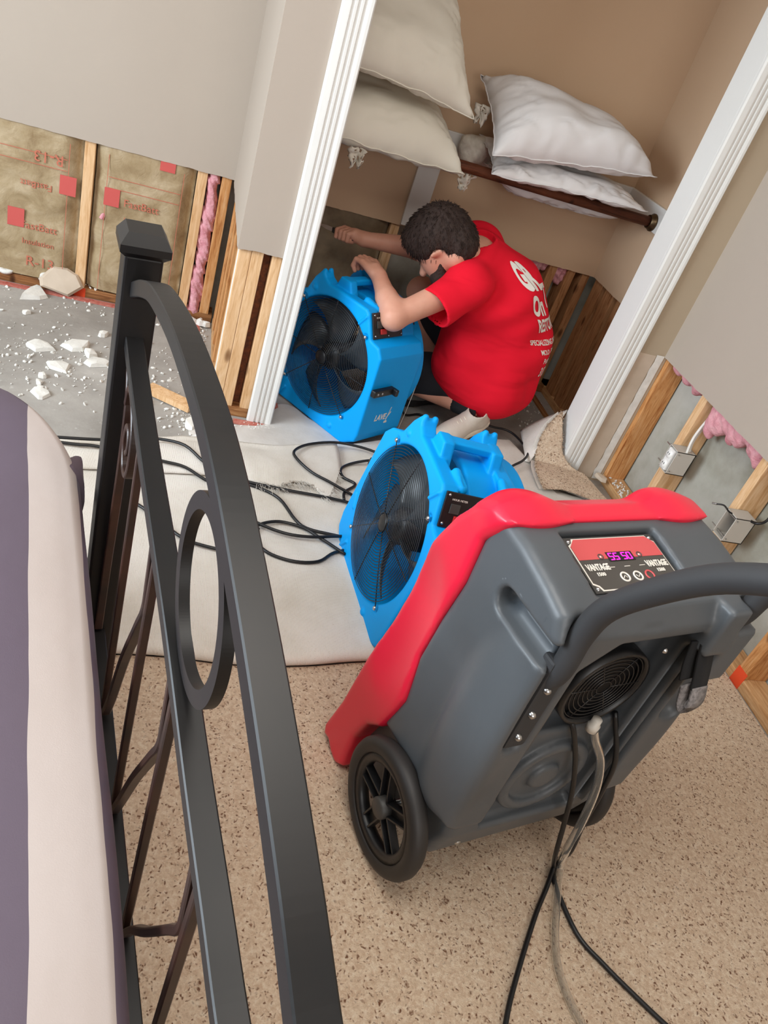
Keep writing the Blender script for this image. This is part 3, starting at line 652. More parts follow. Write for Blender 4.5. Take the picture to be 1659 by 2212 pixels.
def scrap(label, c, r, seed, hang=0.05):
    vs = []; fs = []; n = 12
    for i in range(n+1):
        for j in range(n+1):
            u = i/n-0.5; v = j/n; w = r*(1.2-v*0.6)
            x = c[0]+u*w*2*(0.8+0.5*nz3((u*3, v*3, seed), 1.4)); z = c[2]-v*hang*(1+0.5*nz3((u*4, 1, seed), 1.1)); y = c[1]+0.25*r*math.sin(u*9+seed)+0.5*r*nz3((u, v, seed), 4)
            vs.append((x, y, z))
    for i in range(n):
        for j in range(n):
            if nz3((i*0.9, j*0.9, seed*2), 0.7) > 0.30: continue
            a = i*(n+1)+j; fs.append((a, a+n+1, a+n+2, a+1))
    o = pyd('cloth_scrap', vs, fs, TISSUE); s = o.modifiers.new('thickness', 'SOLIDIFY'); s.thickness = 0.0016; return tag(o, label, 'cloth scrap')
scrap('lacy white scrap hanging below the lower left pillow', (0.548, 2.745, 0.925), 0.034, 1.2, 0.058)
scrap('torn white scrap dangling from the rod between the two pillow piles', (0.992, 2.915, 0.915), 0.036, 4.4, 0.058)
scrap('crumpled white scrap between the left and right pillow piles', (0.995, 3.0, 1.135), 0.030, 7.1, 0.06)
pb = Field((0.96, 3.0, 0.88), (1.14, 3.18, 1.07), 0.006)
for (x, z, r_) in ((1.03, 0.98, 0.04), (1.06, 0.965, 0.05), (1.04, 0.94, 0.04), (1.08, 0.99, 0.035)): pb.add(ell((x, 3.11, z), (r_, 0.04, r_)), 0.015)
tag(pb.mesh('plastic_wrap', TISSUE, disp=lambda X, Y, Z: 0.004*np.sin(X*90+Z*50)*np.sin(Z*80)), 'bunched translucent white wrap behind the rod, left of the right pillow pile', 'wrap')
# ================================================================== AIR MOVERS
FACE = [(0.187, -0.253), (0.245, -0.215), (0.253, -0.185), (0.250, 0.120), (0.228, 0.152), (0.184, 0.160), (0.145, 0.238), (0.130, 0.248), (0.02, 0.250),
        (-0.060, 0.250), (-0.085, 0.262), (-0.095, 0.275), (-0.112, 0.275), (-0.135, 0.245), (-0.160, 0.190), (-0.222, 0.158), (-0.250, 0.125), (-0.255, -0.180), (-0.240, -0.225), (-0.190, -0.253)]
def air_mover(c, u, w, n, label, lay):
    """c centre of the front ring, u right, w up, n towards the viewer side"""
    root = empty('air_mover', (0, 0, 0), 0, label, 'fan', 'blue air movers')
    cc_ = Vector(c); u = Vector(u); w = Vector(w); n = Vector(n)
    bc = cc_-w*0.256
    root.matrix_world = Matrix(((u.x, -n.x, w.x, bc.x), (u.y, -n.y, w.y, bc.y), (u.z, -n.z, w.z, bc.z), (0, 0, 0, 1)))
    Z0 = 0.256
    P = [(a, b+Z0) for a, b in FACE]
    g = Field((-0.28, -0.012, -0.012), (0.28, 0.30, 0.56), 0.0037)
    g.add(ext(P, 1, 0.0, 0.235, 0.008))
    # recess between front and back flange on the top
    g.sub(ext([(-0.30, 0.20+Z0), (-0.15, 0.185+Z0), (0.0, 0.216+Z0), (0.118, 0.190+Z0), (0.170, 0.176+Z0), (0.17, 0.36+Z0), (-0.30, 0.36+Z0)], 1, 0.046, 0.186, 0.004), 0.004)
    g.sub(ext([(-0.30, 0.02+Z0), (-0.232, 0.04+Z0), (-0.21, 0.14+Z0), (-0.15, 0.19+Z0), (-0.14, 0.36+Z0), (-0.3, 0.36+Z0)], 1, 0.058, 0.178, 0.004), 0.004)
    g.add(cyl((0, Z0), 0.240, 1, 0.10, 0.285, 0.008), 0.003)
    # feet notch along the bottom
    g.sub(bx((-0.16, 0.05, -0.03), (0.16, 0.19, 0.012), 0.004), 0.004)
    # handle: two tapered posts and a bar
    for y0, y1 in ((0.026, 0.060), (0.172, 0.206)): g.add(ext([(-0.062, 0.225+Z0), (0.040, 0.225+Z0), (0.008, 0.286+Z0), (-0.040, 0.286+Z0)], 1, y0, y1, 0.005), 0.004)
    g.add(bx((-0.034, 0.040, 0.264+Z0), (0.002, 0.192, 0.286+Z0), 0.005), 0.004)
    # stacking pegs in pairs
    for yy in (0.012, 0.040, 0.196, 0.224): g.add(rc((-0.104, yy, 0.262+Z0), (-0.104, yy, 0.277+Z0), 0.0105, 0.0085), 0.004)
    # raised finger loops near the control corner
    for yy in (0.058, 0.190):
        g.add(rc((0.124, yy, 0.238+Z0), (0.080, yy-0.004, 0.252+Z0), 0.017, 0.012), 0.004)
        g.sub(rc((0.128, yy+0.004, 0.256+Z0), (0.094, yy, 0.267+Z0), 0.0065, 0.0065), 0.002)
    # mouldings on the front
    for (a, b) in ((0.117, -0.220), (-0.121, 0.212)): g.add(ell((a, 0.0, b+Z0), (0.013, 0.007, 0.011)), 0.003)
    for (a, b, s_) in ((0.128, 0.206, -1), (-0.215, -0.105, 1), (-0.155, -0.222, -1)): g.add(rc((a-0.012*s_, 0.0, b+0.018+Z0), (a+0.012*s_, 0.0, b-0.018+Z0), 0.006, 0.006), 0.002)
    # bore and grille seat
    g.sub(cyl((0, Z0), 0.213, 1, -0.05, 0.32), 0.010)
    for k in range(4):
        a = R(45+90*k); g.sub(cyl((0.224*math.cos(a), Z0+0.224*math.sin(a)), 0.012, 1, -0.02, 0.006), 0.003)
    # waist so the body tapers towards the back ring
    body = g.mesh('housing', BLUE, root)
    # grille
    mb = MB(); FR = Matrix.Translation((0, -0.004, Z0)) @ Matrix.Rotation(R(90), 4, 'X')
    for k in range(24):
        r_ = 0.026+0.0079*k; P = [FR @ Vector((r_*math.cos(t*2*math.pi/56), r_*math.sin(t*2*math.pi/56), 0.010*(1-(r_/0.215)**2))) for t in range(56)]
        mb.add(sweep(P, circ(0.0012, 4), True))
    gr = mb.build('grille', WIRE, root)
    for k in range(8):
        a = R(45*k+(0 if k % 2 else 0)); q = 0.226 if k % 2 else 0.216
        P = [FR @ Vector((r_*math.cos(a), r_*math.sin(a), 0.008*(1-(r_/0.22)**2)-0.003)) for r_ in (0.02, 0.08, 0.15, q)]
        v2, f2 = sweep(P, circ(0.0016, 5)); pyd('grille_spoke', v2, f2, WIRE, gr)
    v2, f2 = lathe([(0, 0.012), (0.020, 0.011), (0.026, 0.008), (0.026, 0.004), (0, 0.004)], 24, FR); pyd('hub_badge', v2, f2, BLACK, gr)
    for k in range(4):
        a = R(45+90*k); v2, f2 = lathe([(0, 0.005), (0.004, 0.0045), (0.0065, 0.002), (0.0068, 0), (0, 0)], 14, FR @ Matrix.Translation((0.225*math.cos(a), 0.225*math.sin(a), -0.002))); pyd('screw', v2, f2, STEEL, root)
    # blades and motor
    v2, f2 = lathe([(0, 0.00), (0.040, 0.0), (0.052, -0.012), (0.052, -0.05), (0.062, -0.055), (0.062, -0.20), (0, -0.20)], 28, FR @ Matrix.Translation((0, 0, -0.030))); mo = pyd('motor', v2, f2, BLACK, root)
    for k in range(5):
        vs = []; fs = []
        for i in range(9):
            r_ = 0.045+0.155*i/8; wd = 0.42+0.18*(i/8)
            for j in range(7):
                a = R(72*k+17*lay)+wd*(j/6-0.5)*1.5+0.35*(i/8)**2; vs.append(FR @ Vector((r_*math.cos(a), r_*math.sin(a), -0.062+(j/6-0.5)*0.055-0.008*math.sin(j/6*3.14))))
        for i in range(8):
            for j in range(6): a = i*7+j; fs.append((a, a+1, a+8, a+7))
        b = pyd('fan_blade', vs, fs, BLADE, root); sm = b.modifiers.new('thickness', 'SOLIDIFY'); sm.thickness = 0.003
    mb = MB(); BR = FR @ Matrix.Translation((0, 0, -0.270))
    for k in range(17): mb.add(sweep([BR @ Vector(((0.066+0.009*k)*math.cos(t*2*math.pi/40), (0.066+0.009*k)*math.sin(t*2*math.pi/40), 0)) for t in range(40)], circ(0.0012, 4), True))
    for k in range(8): mb.add(sweep([BR @ Vector((r_*math.cos(R(45*k)), r_*math.sin(R(45*k)), 0)) for r_ in (0.05, 0.214)], circ(0.0016, 4)))
    mb.build('rear_grille', WIRE, root)
    # control panel on the slanted corner
    p0 = Vector((0.183, 0, 0.163+Z0)); p1 = Vector((0.147, 0, 0.240+Z0)); d = (p1-p0).normalized(); nn = Vector((d.z, 0, -d.x))
    PM = Matrix(((0, d.x, nn.x, p0.x+nn.x*0.0015), (1, 0, 0, 0.012), (0, d.z, nn.z, p0.z+nn.z*0.0015), (0, 0, 0, 1)))   # x: depth, y: up the slope, z: out
    cpn = box('control_panel', (0, -0.002, -0.004), (0.150, 0.086, 0.003), BLACK, root, 0.002, PM)
    for (a, b) in ((0.008, 0.008), (0.142, 0.008), (0.008, 0.078), (0.075, 0.006), (0.142, 0.078)):
        v2, f2 = lathe([(0, 0.004), (0.003, 0.003), (0.0042, 0), (0, 0)], 10, PM @ Matrix.Translation((a, b, 0.003))); pyd('panel_screw', v2, f2, STEEL, cpn)
    box('rocker_switch', (0.034, 0.012, 0.002), (0.062, 0.030, 0.009), mat('red_switch', srgb(176, 36, 34), 0.35), cpn, 0.002, PM)
    box('hour_meter', (0.018, 0.034, 0.002), (0.044, 0.058, 0.006), mat('meter_window', srgb(64, 66, 64), 0.2), cpn, 0.001, PM)
    box('outlet_cover', (0.088, 0.044, 0.002), (0.128, 0.066, 0.008), BLACK, cpn, 0.002, PM)
    text('HOUR METER', 0.007, PM @ Matrix.Translation((0.018, 0.066, 0.0032)), WHITEINK, 'lettering', cpn); text('RESET 3.7A', 0.008, PM @ Matrix.Translation((0.078, 0.022, 0.0032)), WHITEINK, 'lettering', cpn)
    # cord hooks, both sides
    for sd in (1, -1):
        HM = Matrix.Translation((sd*0.252, 0.0, Z0-0.008)) if sd > 0 else Matrix.Translation((-0.250, 0.0, Z0-0.006)) @ Matrix.Rotation(math.pi, 4, 'Z') @ Matrix.Translation((0, -0.13, 0))
        bm = bmesh.new(); add_box(bm, (-0.004, 0.004, -0.012), (0.018, 0.112, 0.014), 0.005, HM); add_box(bm, (0.006, 0.100, -0.012), (0.036, 0.114, 0.014), 0.005, HM)
        hk = bm_obj('cord_hook', bm, BLACK, root)
        for yy in (0.022, 0.044):
            v2, f2 = lathe([(0, 0.003), (0.004, 0.002), (0.005, 0), (0, 0)], 10, HM @ Matrix.Translation((0.018, yy, 0.002)) @ Matrix.Rotation(R(90), 4, 'Y')); pyd('hook_screw', v2, f2, STEEL, hk)
    # logo on the lower right side
    LM = Matrix(((0, 0, 1, 0.2525), (1, 0, 0, 0.070), (0, 1, 0, Z0-0.135), (0, 0, 0, 1)))
    text('LAVE', 0.034, LM, WHITEINK, 'logo', root, 0.0006, 0.2, bold=0.0008, xs=0.78)
    bm = bmesh.new(); 
    add_box(bm, (0.0, -0.012, 0), (0.0025, 0.048, 0.0008), 0, LM @ Matrix.Translation((0.068, 0, 0)) @ Matrix.Rotation(R(-12), 4, 'Z'))
    add_box(bm, (0.0, 0.0, 0), (0.004, 0.034, 0.0008), 0, LM @ Matrix.Translation((0.063, 0, 0)) @ Matrix.Rotation(R(-35), 4, 'Z'))
    add_box(bm, (-0.008, -0.018, 0), (0.008, -0.010, 0.0008), 0, LM @ Matrix.Translation((0.068, 0, 0)))
    bm_obj('logo', bm, WHITEINK, root)
    # rubber feet
    for (a, yy) in ((0.17, 0.03), (0.17, 0.205), (-0.17, 0.03), (-0.17, 0.205)):
        v2, f2 = lathe([(0, -0.001), (0.010, -0.001), (0.011, 0.006), (0, 0.006)], 12, Matrix.Translation((a, yy, 0))); pyd('foot', v2, f2, RUBBER, root)
    return root
def frame(th, tau, rho):
    th, tau, rho = map(R, (th, tau, rho)); u = Vector((math.cos(th), math.sin(th), 0)); n = Vector((math.sin(th), -math.cos(th), 0)); z = Vector((0, 0, 1))
    w = z*math.cos(tau)+n*math.sin(tau); u2 = u*math.cos(rho)+w*math.sin(rho); w2 = -u*math.sin(rho)+w*math.cos(rho); return u2, w2, u2.cross(w2)
u_, w_, n_ = frame(-53.6, 0, 0)
air_mover((0.573, 2.543, 0.258), u_, w_, n_, 'blue air mover fan standing in the closet doorway under the man\'s arm', 1)
u_, w_, n_ = frame(-85.26, -6.55, -2.77)
air_mover((0.637, 1.568, 0.305-0.03), u_, w_, n_, 'blue air mover fan on the folded carpet just behind the red and grey machine', 2.6)
# ================================================================== DEHUMIDIFIER
AN = R(14.6)
dh = empty('dehumidifier', (0.605, 0.743, 0.013), AN, 'large red and grey portable dehumidifier on black wheels in the foreground', 'dehumidifier')
GP = [(-0.046, 0.26), (-0.048, 0.735), (-0.030, 0.772), (0.02, 0.786), (0.09, 0.800), (0.170, 0.806), (0.178, 0.74), (0.176, 0.65), (0.190, 0.55), (0.200, 0.44), (0.186, 0.336), (0.215, 0.235), (0.02, 0.262)]
RP = [(0.128, 0.810), (0.175, 0.808), (0.215, 0.785), (0.250, 0.730), (0.284, 0.645), (0.301, 0.563), (0.314, 0.467), (0.322, 0.318), (0.346, 0.140), (0.372, 0.030), (0.364, 0.004), (0.340, 0.012), (0.320, 0.000), (0.288, -0.004), (0.262, 0.020), (0.262, 0.12), (0.240, 0.19), (0.205, 0.228), (0.186, 0.30), (0.180, 0.336), (0.194, 0.44), (0.184, 0.55), (0.170, 0.65), (0.172, 0.74), (0.150, 0.782)]
BP = [(-0.030, 0.32), (-0.028, 0.19), (-0.005, 0.105), (0.04, 0.075), (0.28, 0.055), (0.33, 0.07), (0.33, 0.32)]
def sidew(X, Z): return 0
g = Field((-0.07, -0.075, 0.03), (0.45, 0.36, 0.84), 0.005)
g.add(ext(GP, 0, -0.030, 0.410, 0.018)); g.add(ext(BP, 0, 0.004, 0.376, 0.02), 0.03)
# scallops in both sides
for sx in (-0.030, 0.410):
    s_ = -1 if sx < 0 else 1
    g.sub(ell((sx+s_*0.030, 0.10, 0.42), (0.038, 0.085, 0.16)), 0.03)
    g.add(ell((sx+s_*-0.012, 0.02, 0.44), (0.030, 0.06, 0.20)), 0.03)
    g.sub(bx((sx-0.030, -0.10, 0.676), (sx+0.030, 0.095, 0.724), 0.022), 0.006)      # hand slot
    g.sub(rc((sx-s_*0.004, 0.070, 0.70), (sx-s_*0.030, 0.085, 0.70), 0.022, 0.016), 0.006)
    xc = 0.010 if s_ < 0 else 0.370
    g.sub(rc((xc, -0.052, 0.50), (xc, -0.050, 0.80), 0.024, 0.024), 0.008)       # channel for the handle tube
# recess on the back
g.sub(ext([(0.052, 0.260), (0.085, 0.200), (0.300, 0.200), (0.335, 0.250), (0.335, 0.660), (0.300, 0.712), (0.110, 0.712), (0.052, 0.66)], 1, -0.12, -0.004, 0.012) , 0.008)
g.add(cyl((0.190, 0.310), 0.098, 1, -0.020, 0.01, 0.006), 0.006); g.sub(cyl((0.190, 0.310), 0.074, 1, -0.06, -0.006, 0.004), 0.006)
g.add(cyl((0.190, 0.310), 0.034, 1, -0.020, 0.01, 0.006), 0.008)
g.add(bx((0.300, -0.030, 0.215), (0.312, 0.005, 0.68), 0.004), 0.006); g.add(bx((0.322, -0.038, 0.215), (0.331, 0.005, 0.68), 0.003), 0.004); g.sub(bx((0.10, -0.03, 0.44), (0.30, 0.03, 0.69), 0.02), 0.006)
g.add(bx((0.300, -0.068, 0.672), (0.352, -0.02, 0.775), 0.008), 0.01); g.add(bx((0.345, -0.066, 0.60), (0.408, -0.02, 0.722), 0.008), 0.01)
# notches along the top back edge
g.sub(bx((0.135, -0.085, 0.735), (0.185, -0.044, 0.760), 0.006), 0.004)
# recessed deck for the control panel
TM_p0 = Vector((0.0, 0.004, 0.781)); TM_p1 = Vector((0.0, 0.112, 0.798)); td = (TM_p1-TM_p0).normalized()
g.sub(bx((0.052, -0.004, 0.772), (0.262, 0.118, 0.86), 0.006), 0.004)
g.mesh('housing', GREY, dh)
g = Field((-0.07, 0.10, -0.02), (0.45, 0.40, 0.86), 0.005)
g.add(ext(RP, 0, -0.038, 0.418, 0.012))
for sx in (0.03, 0.35): g.add(ell((sx, 0.180, 0.788), (0.055, 0.050, 0.030)), 0.035)
g.sub(bx((0.06, 0.20, 0.10), (0.32, 0.26, 0.60)), 0.02)
for sx in (-0.038, 0.418): g.sub(ell((sx+(-.020 if sx < 0 else .020), 0.262, 0.47), (0.032, 0.06, 0.13)), 0.05)
g.mesh('front_shell', REDP, dh)
# control panel
PM = Matrix(((1, 0, 0, 0.060), (0, td.y, -td.z, 0.004), (0, td.z, td.y, 0.7745), (0, 0, 0, 1)))
prr = lambda n, p, a, b, m, par, bv=0: (lambda o: (o.data.transform(PM), o)[1])(prism(n, p, 2, a, b, m, par, bv))
pw, ph = 0.194, 0.108
def notch(i, c): return [(i+c, i), (pw-i-c, i), (pw-i-c*0.7, i+c*0.6), (pw-i, i+c), (pw-i, ph-i-c), (pw-i-c*0.7, ph-i-c*0.6), (pw-i-c, ph-i), (i+c, ph-i), (i+c*0.7, ph-i-c*0.6), (i, ph-i-c), (i, i+c), (i+c*0.7, i+c*0.6)]
pan = prr('control_panel', [(0, 0), (pw, 0), (pw, ph), (0, ph)], -0.004, 0.001, GREYD, dh)
prr('label_border', notch(0.003, 0.013), 0.001, 0.0016, WHITEINK, pan); prr('label_plate', notch(0.0052, 0.0135), 0.0016, 0.0022, LABELK, pan)
prr('label_band', [(0.0052, 0.062), (pw-0.0052, 0.062), (pw-0.0052, ph-0.0187), (pw-0.0187, ph-0.0052), (0.0187, ph-0.0052), (0.0052, ph-0.0187)], 0.0022, 0.0027, LABELR, pan)
tx = lambda s, sz, x, y, m, **k: text(s, sz, PM @ Matrix.Translation((x, y, 0.0030)), m, 'lettering', pan, 0.0003, **k)
tx('VANTAGE', 0.0165, 0.010, 0.041, WHITEINK, bold=0.0007, xs=0.62); tx('1500', 0.009, 0.022, 0.030, WHITEINK, bold=0.0003); tx('VANTAGE', 0.0165, 0.138, 0.041, WHITEINK, bold=0.0007, xs=0.62); tx('1500', 0.009, 0.152, 0.030, WHITEINK, bold=0.0003)
box('display_window', (0.066, 0.056, 0.0026), (0.122, 0.074, 0.0032), BLACK, pan, 0, PM)
dg_ = MB()
SEG = {'5': 'afgcd', '0': 'abcdef', '8': 'abcdefg'}
for ch, x0 in (('5', 0.070), ('5', 0.081), ('5', 0.098), ('0', 0.109)):
    sx, sy = 0.0075, 0.0125; y0 = 0.0587
    G = {'a': (0, sy, sx, sy), 'd': (0, 0, sx, 0), 'g': (0, sy/2, sx, sy/2), 'b': (sx, sy/2, sx, sy), 'c': (sx, 0, sx, sy/2), 'e': (0, 0, 0, sy/2), 'f': (0, sy/2, 0, sy)}
    for q in SEG[ch]:
        a, b, c, d = G[q]; P = [PM @ Vector((x0+a, y0+b, 0.0034)), PM @ Vector((x0+c, y0+d, 0.0034))]; dg_.add(sweep(P, rect(0.0016, 0.0006)))
dg_.build('display_digit', LEDM, pan, False)
for (a, b, r_) in ((0.052, 0.066, 0.0055), (0.136, 0.066, 0.0055)):
    v2, f2 = lathe([(r_*0.7, 0.0024), (r_*0.7, 0.0036), (r_, 0.0036), (r_, 0.0024)], 20, PM @ Matrix.Translation((a, b, 0))); pyd('button', v2, f2, LABELK, pan)
    v2, f2 = lathe([(0, 0.0034), (r_*0.35, 0.0032), (r_*0.35, 0.0024)], 14, PM @ Matrix.Translation((a, b, 0))); pyd('button', v2, f2, WHITEINK, pan)
for i, (a, m) in enumerate(((0.076, WHITEINK), (0.104, WHITEINK), (0.130, LABELR))):
    v2, f2 = lathe([(0.0068, 0.0024), (0.0068, 0.0036), (0.0095, 0.0036), (0.0095, 0.0024)], 24, PM @ Matrix.Translation((a, 0.025, 0))); pyd('button_ring', v2, f2, m, pan)
    if i < 2:
        sg = 1 if i == 0 else -1; P = [PM @ Vector((a-0.004, 0.025-0.002*sg, 0.003)), PM @ Vector((a, 0.025+0.0025*sg, 0.003)), PM @ Vector((a+0.004, 0.025-0.002*sg, 0.003))]; v2, f2 = sweep(P, rect(0.0014, 0.0006)); pyd('arrow_mark', v2, f2, WHITEINK, pan)
for a in (0.062, 0.095, 0.128): box('print_dash', (a-0.006, 0.0445, 0.0022), (a+0.006, 0.0455, 0.0028), WHITEINK, pan, 0, PM)
for (a, b) in ((0.008, 0.008), (pw-0.008, 0.008), (0.008, ph-0.008), (pw-0.008, ph-0.008)):
    v2, f2 = lathe([(0, 0.004), (0.0030, 0.003), (0.0038, 0.001)], 12, PM @ Matrix.Translation((a, b, 0))); pyd('panel_screw', v2, f2, STEEL, pan)
v2, f2 = lathe([(0, 0.003), (0.9, 0.0025), (1, 0)], 28, Matrix.Translation((0.345, 0.120, 0.799)) @ Matrix.Diagonal((0.026, 0.011, 1, 1))); pyd('oval_badge', v2, f2, LABELR, dh)
# handle: one bent tube through both sides
hl = [(-0.018, 0.640), (-0.026, 0.66), (-0.030, 0.69), (-0.029, 0.750), (-0.042, 0.812), (-0.090, 0.892), (-0.150, 0.968), (-0.235, 1.040)]
P = [(0.010, y-0.016, z) for y, z in hl]+[(0.022, -0.295, 1.085), (0.06, -0.315, 1.10), (0.19, -0.320, 1.105), (0.32, -0.315, 1.10), (0.358, -0.295, 1.085)]+[(0.370, y-0.016, z) for y, z in hl[:2:-1]]+[(0.370, -0.040, 0.735)]
tube('handle', P, 0.0185, FOAM, dh, 16, 6)
for x in (0.010,):
    bk = box('handle_bracket', (x-0.021, -0.047, 0.490), (x+0.021, -0.020, 0.690), FOAM, dh, 0.005)
    for z in (0.520, 0.575, 0.632):
        v2, f2 = lathe([(0, 0.007), (0.0045, 0.006), (0.007, 0.002), (0.007, -0.004)], 6, Matrix.Translation((x-0.006, -0.048, z)) @ Matrix.Rotation(R(90), 4, 'X')); pyd('bolt', v2, f2, STEEL, bk)
# rear grille
mb = MB(); GM = Matrix.Translation((0.205, -0.006, 0.548)) @ Matrix.Rotation(R(90), 4, 'X')
for k in range(8): mb.add(sweep([GM @ Vector(((0.015+0.0092*k)*math.cos(t*2*math.pi/40), (0.015+0.0092*k)*math.sin(t*2*math.pi/40), 0)) for t in range(40)], circ(0.0015, 5), True))
for k in range(6): mb.add(sweep([GM @ Vector((r_*math.cos(R(60*k)), r_*math.sin(R(60*k)), 0)) for r_ in (0.014, 0.084)], circ(0.0015, 5)))
gr = mb.build('outlet_grille', BLACK, dh)
v2, f2 = lathe([(0.083, 0.006), (0.090, 0.006), (0.090, -0.024), (0.083, -0.024)], 40, GM, True); pyd('outlet_ring', v2, f2, BLACK, dh)
v2, f2 = lathe([(0, -0.016), (0.083, -0.016)], 40, GM); pyd('outlet_shade', v2, f2, BLACK, dh)  # black disc paints the shade in the depth behind the grille
text('', 0.01, GM, BLACK) if False else None
lb = box('rating_label', (0.060, -0.0080, 0.40), (0.110, -0.0030, 0.505), LABELK, dh); box('label_edge', (0.057, -0.0085, 0.398), (0.060, -0.0030, 0.507), WHITEINK, lb)
v2, f2 = lathe([(0, 0.004), (0.005, 0.003), (0.007, 0)], 8, Matrix.Translation((0.075, -0.010, 0.125)) @ Matrix.Rotation(R(90), 4, 'X')); pyd('bolt', v2, f2, STEEL, dh)
v2, f2 = lathe([(0, 0.004), (0.004, 0.003), (0.006, 0)], 8, Matrix.Translation((0.262, -0.028, 0.655)) @ Matrix.Rotation(R(90), 4, 'X')); pyd('bolt', v2, f2, STEEL, dh)
# cord loop strap
P = [(0.318, -0.052, 0.690), (0.318, -0.062, 0.665), (0.320, -0.072, 0.640), (0.322, -0.082, 0.612)]
v2, f2 = sweep(catmull(P, 6), rect(0.036, 0.005), upv=(0, -1, 0.1)); pyd('strap', v2, f2, mat('black_webbing', srgb(20, 20, 22), 0.9), dh)
v2, f2 = sweep(catmull([(0.300, -0.044, 0.690), (0.298, -0.054, 0.655), (0.300, -0.066, 0.622)], 6), rect(0.030, 0.004), upv=(0, -1, 0.1)); pyd('strap', v2, f2, bpy.data.materials['black_webbing'], dh)
P = [(0.322, -0.0825, 0.616), (0.323, -0.092, 0.590), (0.322, -0.090, 0.574), (0.318, -0.080, 0.576), (0.312, -0.070, 0.612)]
v2, f2 = sweep(catmull(P, 6), rect(0.036, 0.005), upv=(0, -1, 0.1)); pyd('strap_end', v2, f2, var('fuzzy_grey', srgb(150, 144, 142), srgb(96, 92, 92), 120, 0.95, 200, 0.8, 0.003), dh)
# drain fitting
v2, f2 = lathe([(0, 0), (0.011, 0), (0.012, 0.016), (0.009, 0.018), (0.009, 0.03), (0, 0.03)], 16, Matrix.Translation((0.224, -0.020, 0.446))); pyd('drain_fitting', v2, f2, mat('white_fitting', srgb(214, 208, 198), 0.4), dh)
# wheels
def wheel(x0, side):
    w = empty('wheel', (x0, 0.09, 0.135)); w.parent = dh; M0 = Matrix.Rotation(R(90)*side, 4, 'Y')
    tire = [(0.104, 0.013), (0.108, 0.0175), (0.122, 0.019), (0.131, 0.015), (0.1355, 0.007), (0.1355, -0.007), (0.131, -0.015), (0.122, -0.019), (0.108, -0.0175), (0.104, -0.013)]
    v2, f2 = lathe(tire, 56, M0, True); pyd('tyre', v2, f2, RUBBER, w)
    v2, f2 = lathe([(0.086, 0.010), (0.092, 0.013), (0.104, 0.014), (0.105, -0.013), (0.090, -0.012), (0.086, -0.004)], 48, M0, True); pyd('rim', v2, f2, BLACK, w)
    v2, f2 = lathe([(0, 0.021), (0.018, 0.020), (0.022, 0.016), (0.022, -0.014), (0, -0.014)], 24, M0); pyd('hub_cap', v2, f2, GREYD, w)
    for k in range(5):
        a = R(72*k+20); MM = M0 @ Matrix.Rotation(a, 4, 'Z'); bm = bmesh.new(); add_box(bm, (0.016, -0.015, -0.008), (0.092, -0.011, 0.009), 0.001, MM); add_box(bm, (0.016, 0.011, -0.008), (0.092, 0.015, 0.009), 0.001, MM); add_box(bm, (0.016, -0.013, -0.006), (0.092, 0.013, -0.002), 0.001, MM); bm_obj('spoke', bm, BLACK, w)
    return w
wheel(-0.043, -1); wheel(0.423, 1)
v2, f2 = sweep([(-0.03, 0.09, 0.135), (0.41, 0.09, 0.135)], circ(0.008, 10)); pyd('axle', v2, f2, STEEL, dh)
# cords and drain hose, falling from the machine to the carpet (world coordinates)
MW = Matrix.Translation((0.605, 0.743, 0.013)) @ Matrix.Rotation(AN, 4, 'Z')
q = lambda x, y, z: tuple(MW @ Vector((x, y, z)))
co = tube('power_cord', [q(0.176, 0.010, 0.470), q(0.184, -0.014, 0.452), q(0.222, -0.030, 0.373), q(0.254, -0.045, 0.283), q(0.275, -0.060, 0.189), q(0.288, -0.078, 0.100), (0.952, 0.765, 0.022), (0.944, 0.735, 0.018), (0.954, 0.63, 0.018), (0.991, 0.568, 0.018), (1.03, 0.516, 0.018), (1.072, 0.464, 0.018), (1.16, 0.36, 0.018), (1.30, 0.10, 0.018), (1.36, -0.40, 0.018), (1.28, -1.20, 0.018)], 0.0052, CORD)
tag(co, 'black cord from the machine, curving off to the right across the carpet', 'cord')
co = tube('power_cord', [q(0.290, -0.004, 0.46), q(0.316, -0.045, 0.366), q(0.330, -0.055, 0.272), q(0.317, -0.070, 0.196), q(0.309, -0.088, 0.120), (0.955, 0.770, 0.034), (0.92, 0.722, 0.018), (0.869, 0.66, 0.018), (0.792, 0.552, 0.018), (0.749, 0.483, 0.018), (0.70, 0.38, 0.018), (0.63, 0.15, 0.018), (0.60, -0.40, 0.018), (0.68, -1.30, 0.018)], 0.0052, CORD)
tag(co, 'black cord from the machine, running straight towards the bottom edge', 'cord')
ho = tube('drain_hose', [q(0.229, -0.022, 0.450), q(0.250, -0.026, 0.415), q(0.287, -0.037, 0.361), q(0.309, -0.052, 0.287), q(0.312, -0.068, 0.199), q(0.303, -0.084, 0.110), (0.962, 0.760, 0.030), (0.940, 0.71, 0.021), (0.90, 0.62, 0.020), (0.885, 0.55, 0.020), (0.90, 0.46, 0.020), (0.95, 0.38, 0.020), (1.02, 0.10, 0.020), (1.00, -0.50, 0.020), (0.92, -1.20, 0.020)], 0.0085, CLEAR, None, 12)
tag(ho, 'clear plastic drain hose hanging from the back of the machine', 'hose')
# ================================================================== BED
AZ = R(-10); ev = Vector((math.sin(AZ), math.cos(AZ), 0)); nv = Vector((math.cos(AZ), -math.sin(AZ), 0)); CPL = 0.159
bed = empty('bed', tuple(nv*CPL), 0, 'bed with a black metal scrollwork footboard in the left foreground', 'bed')
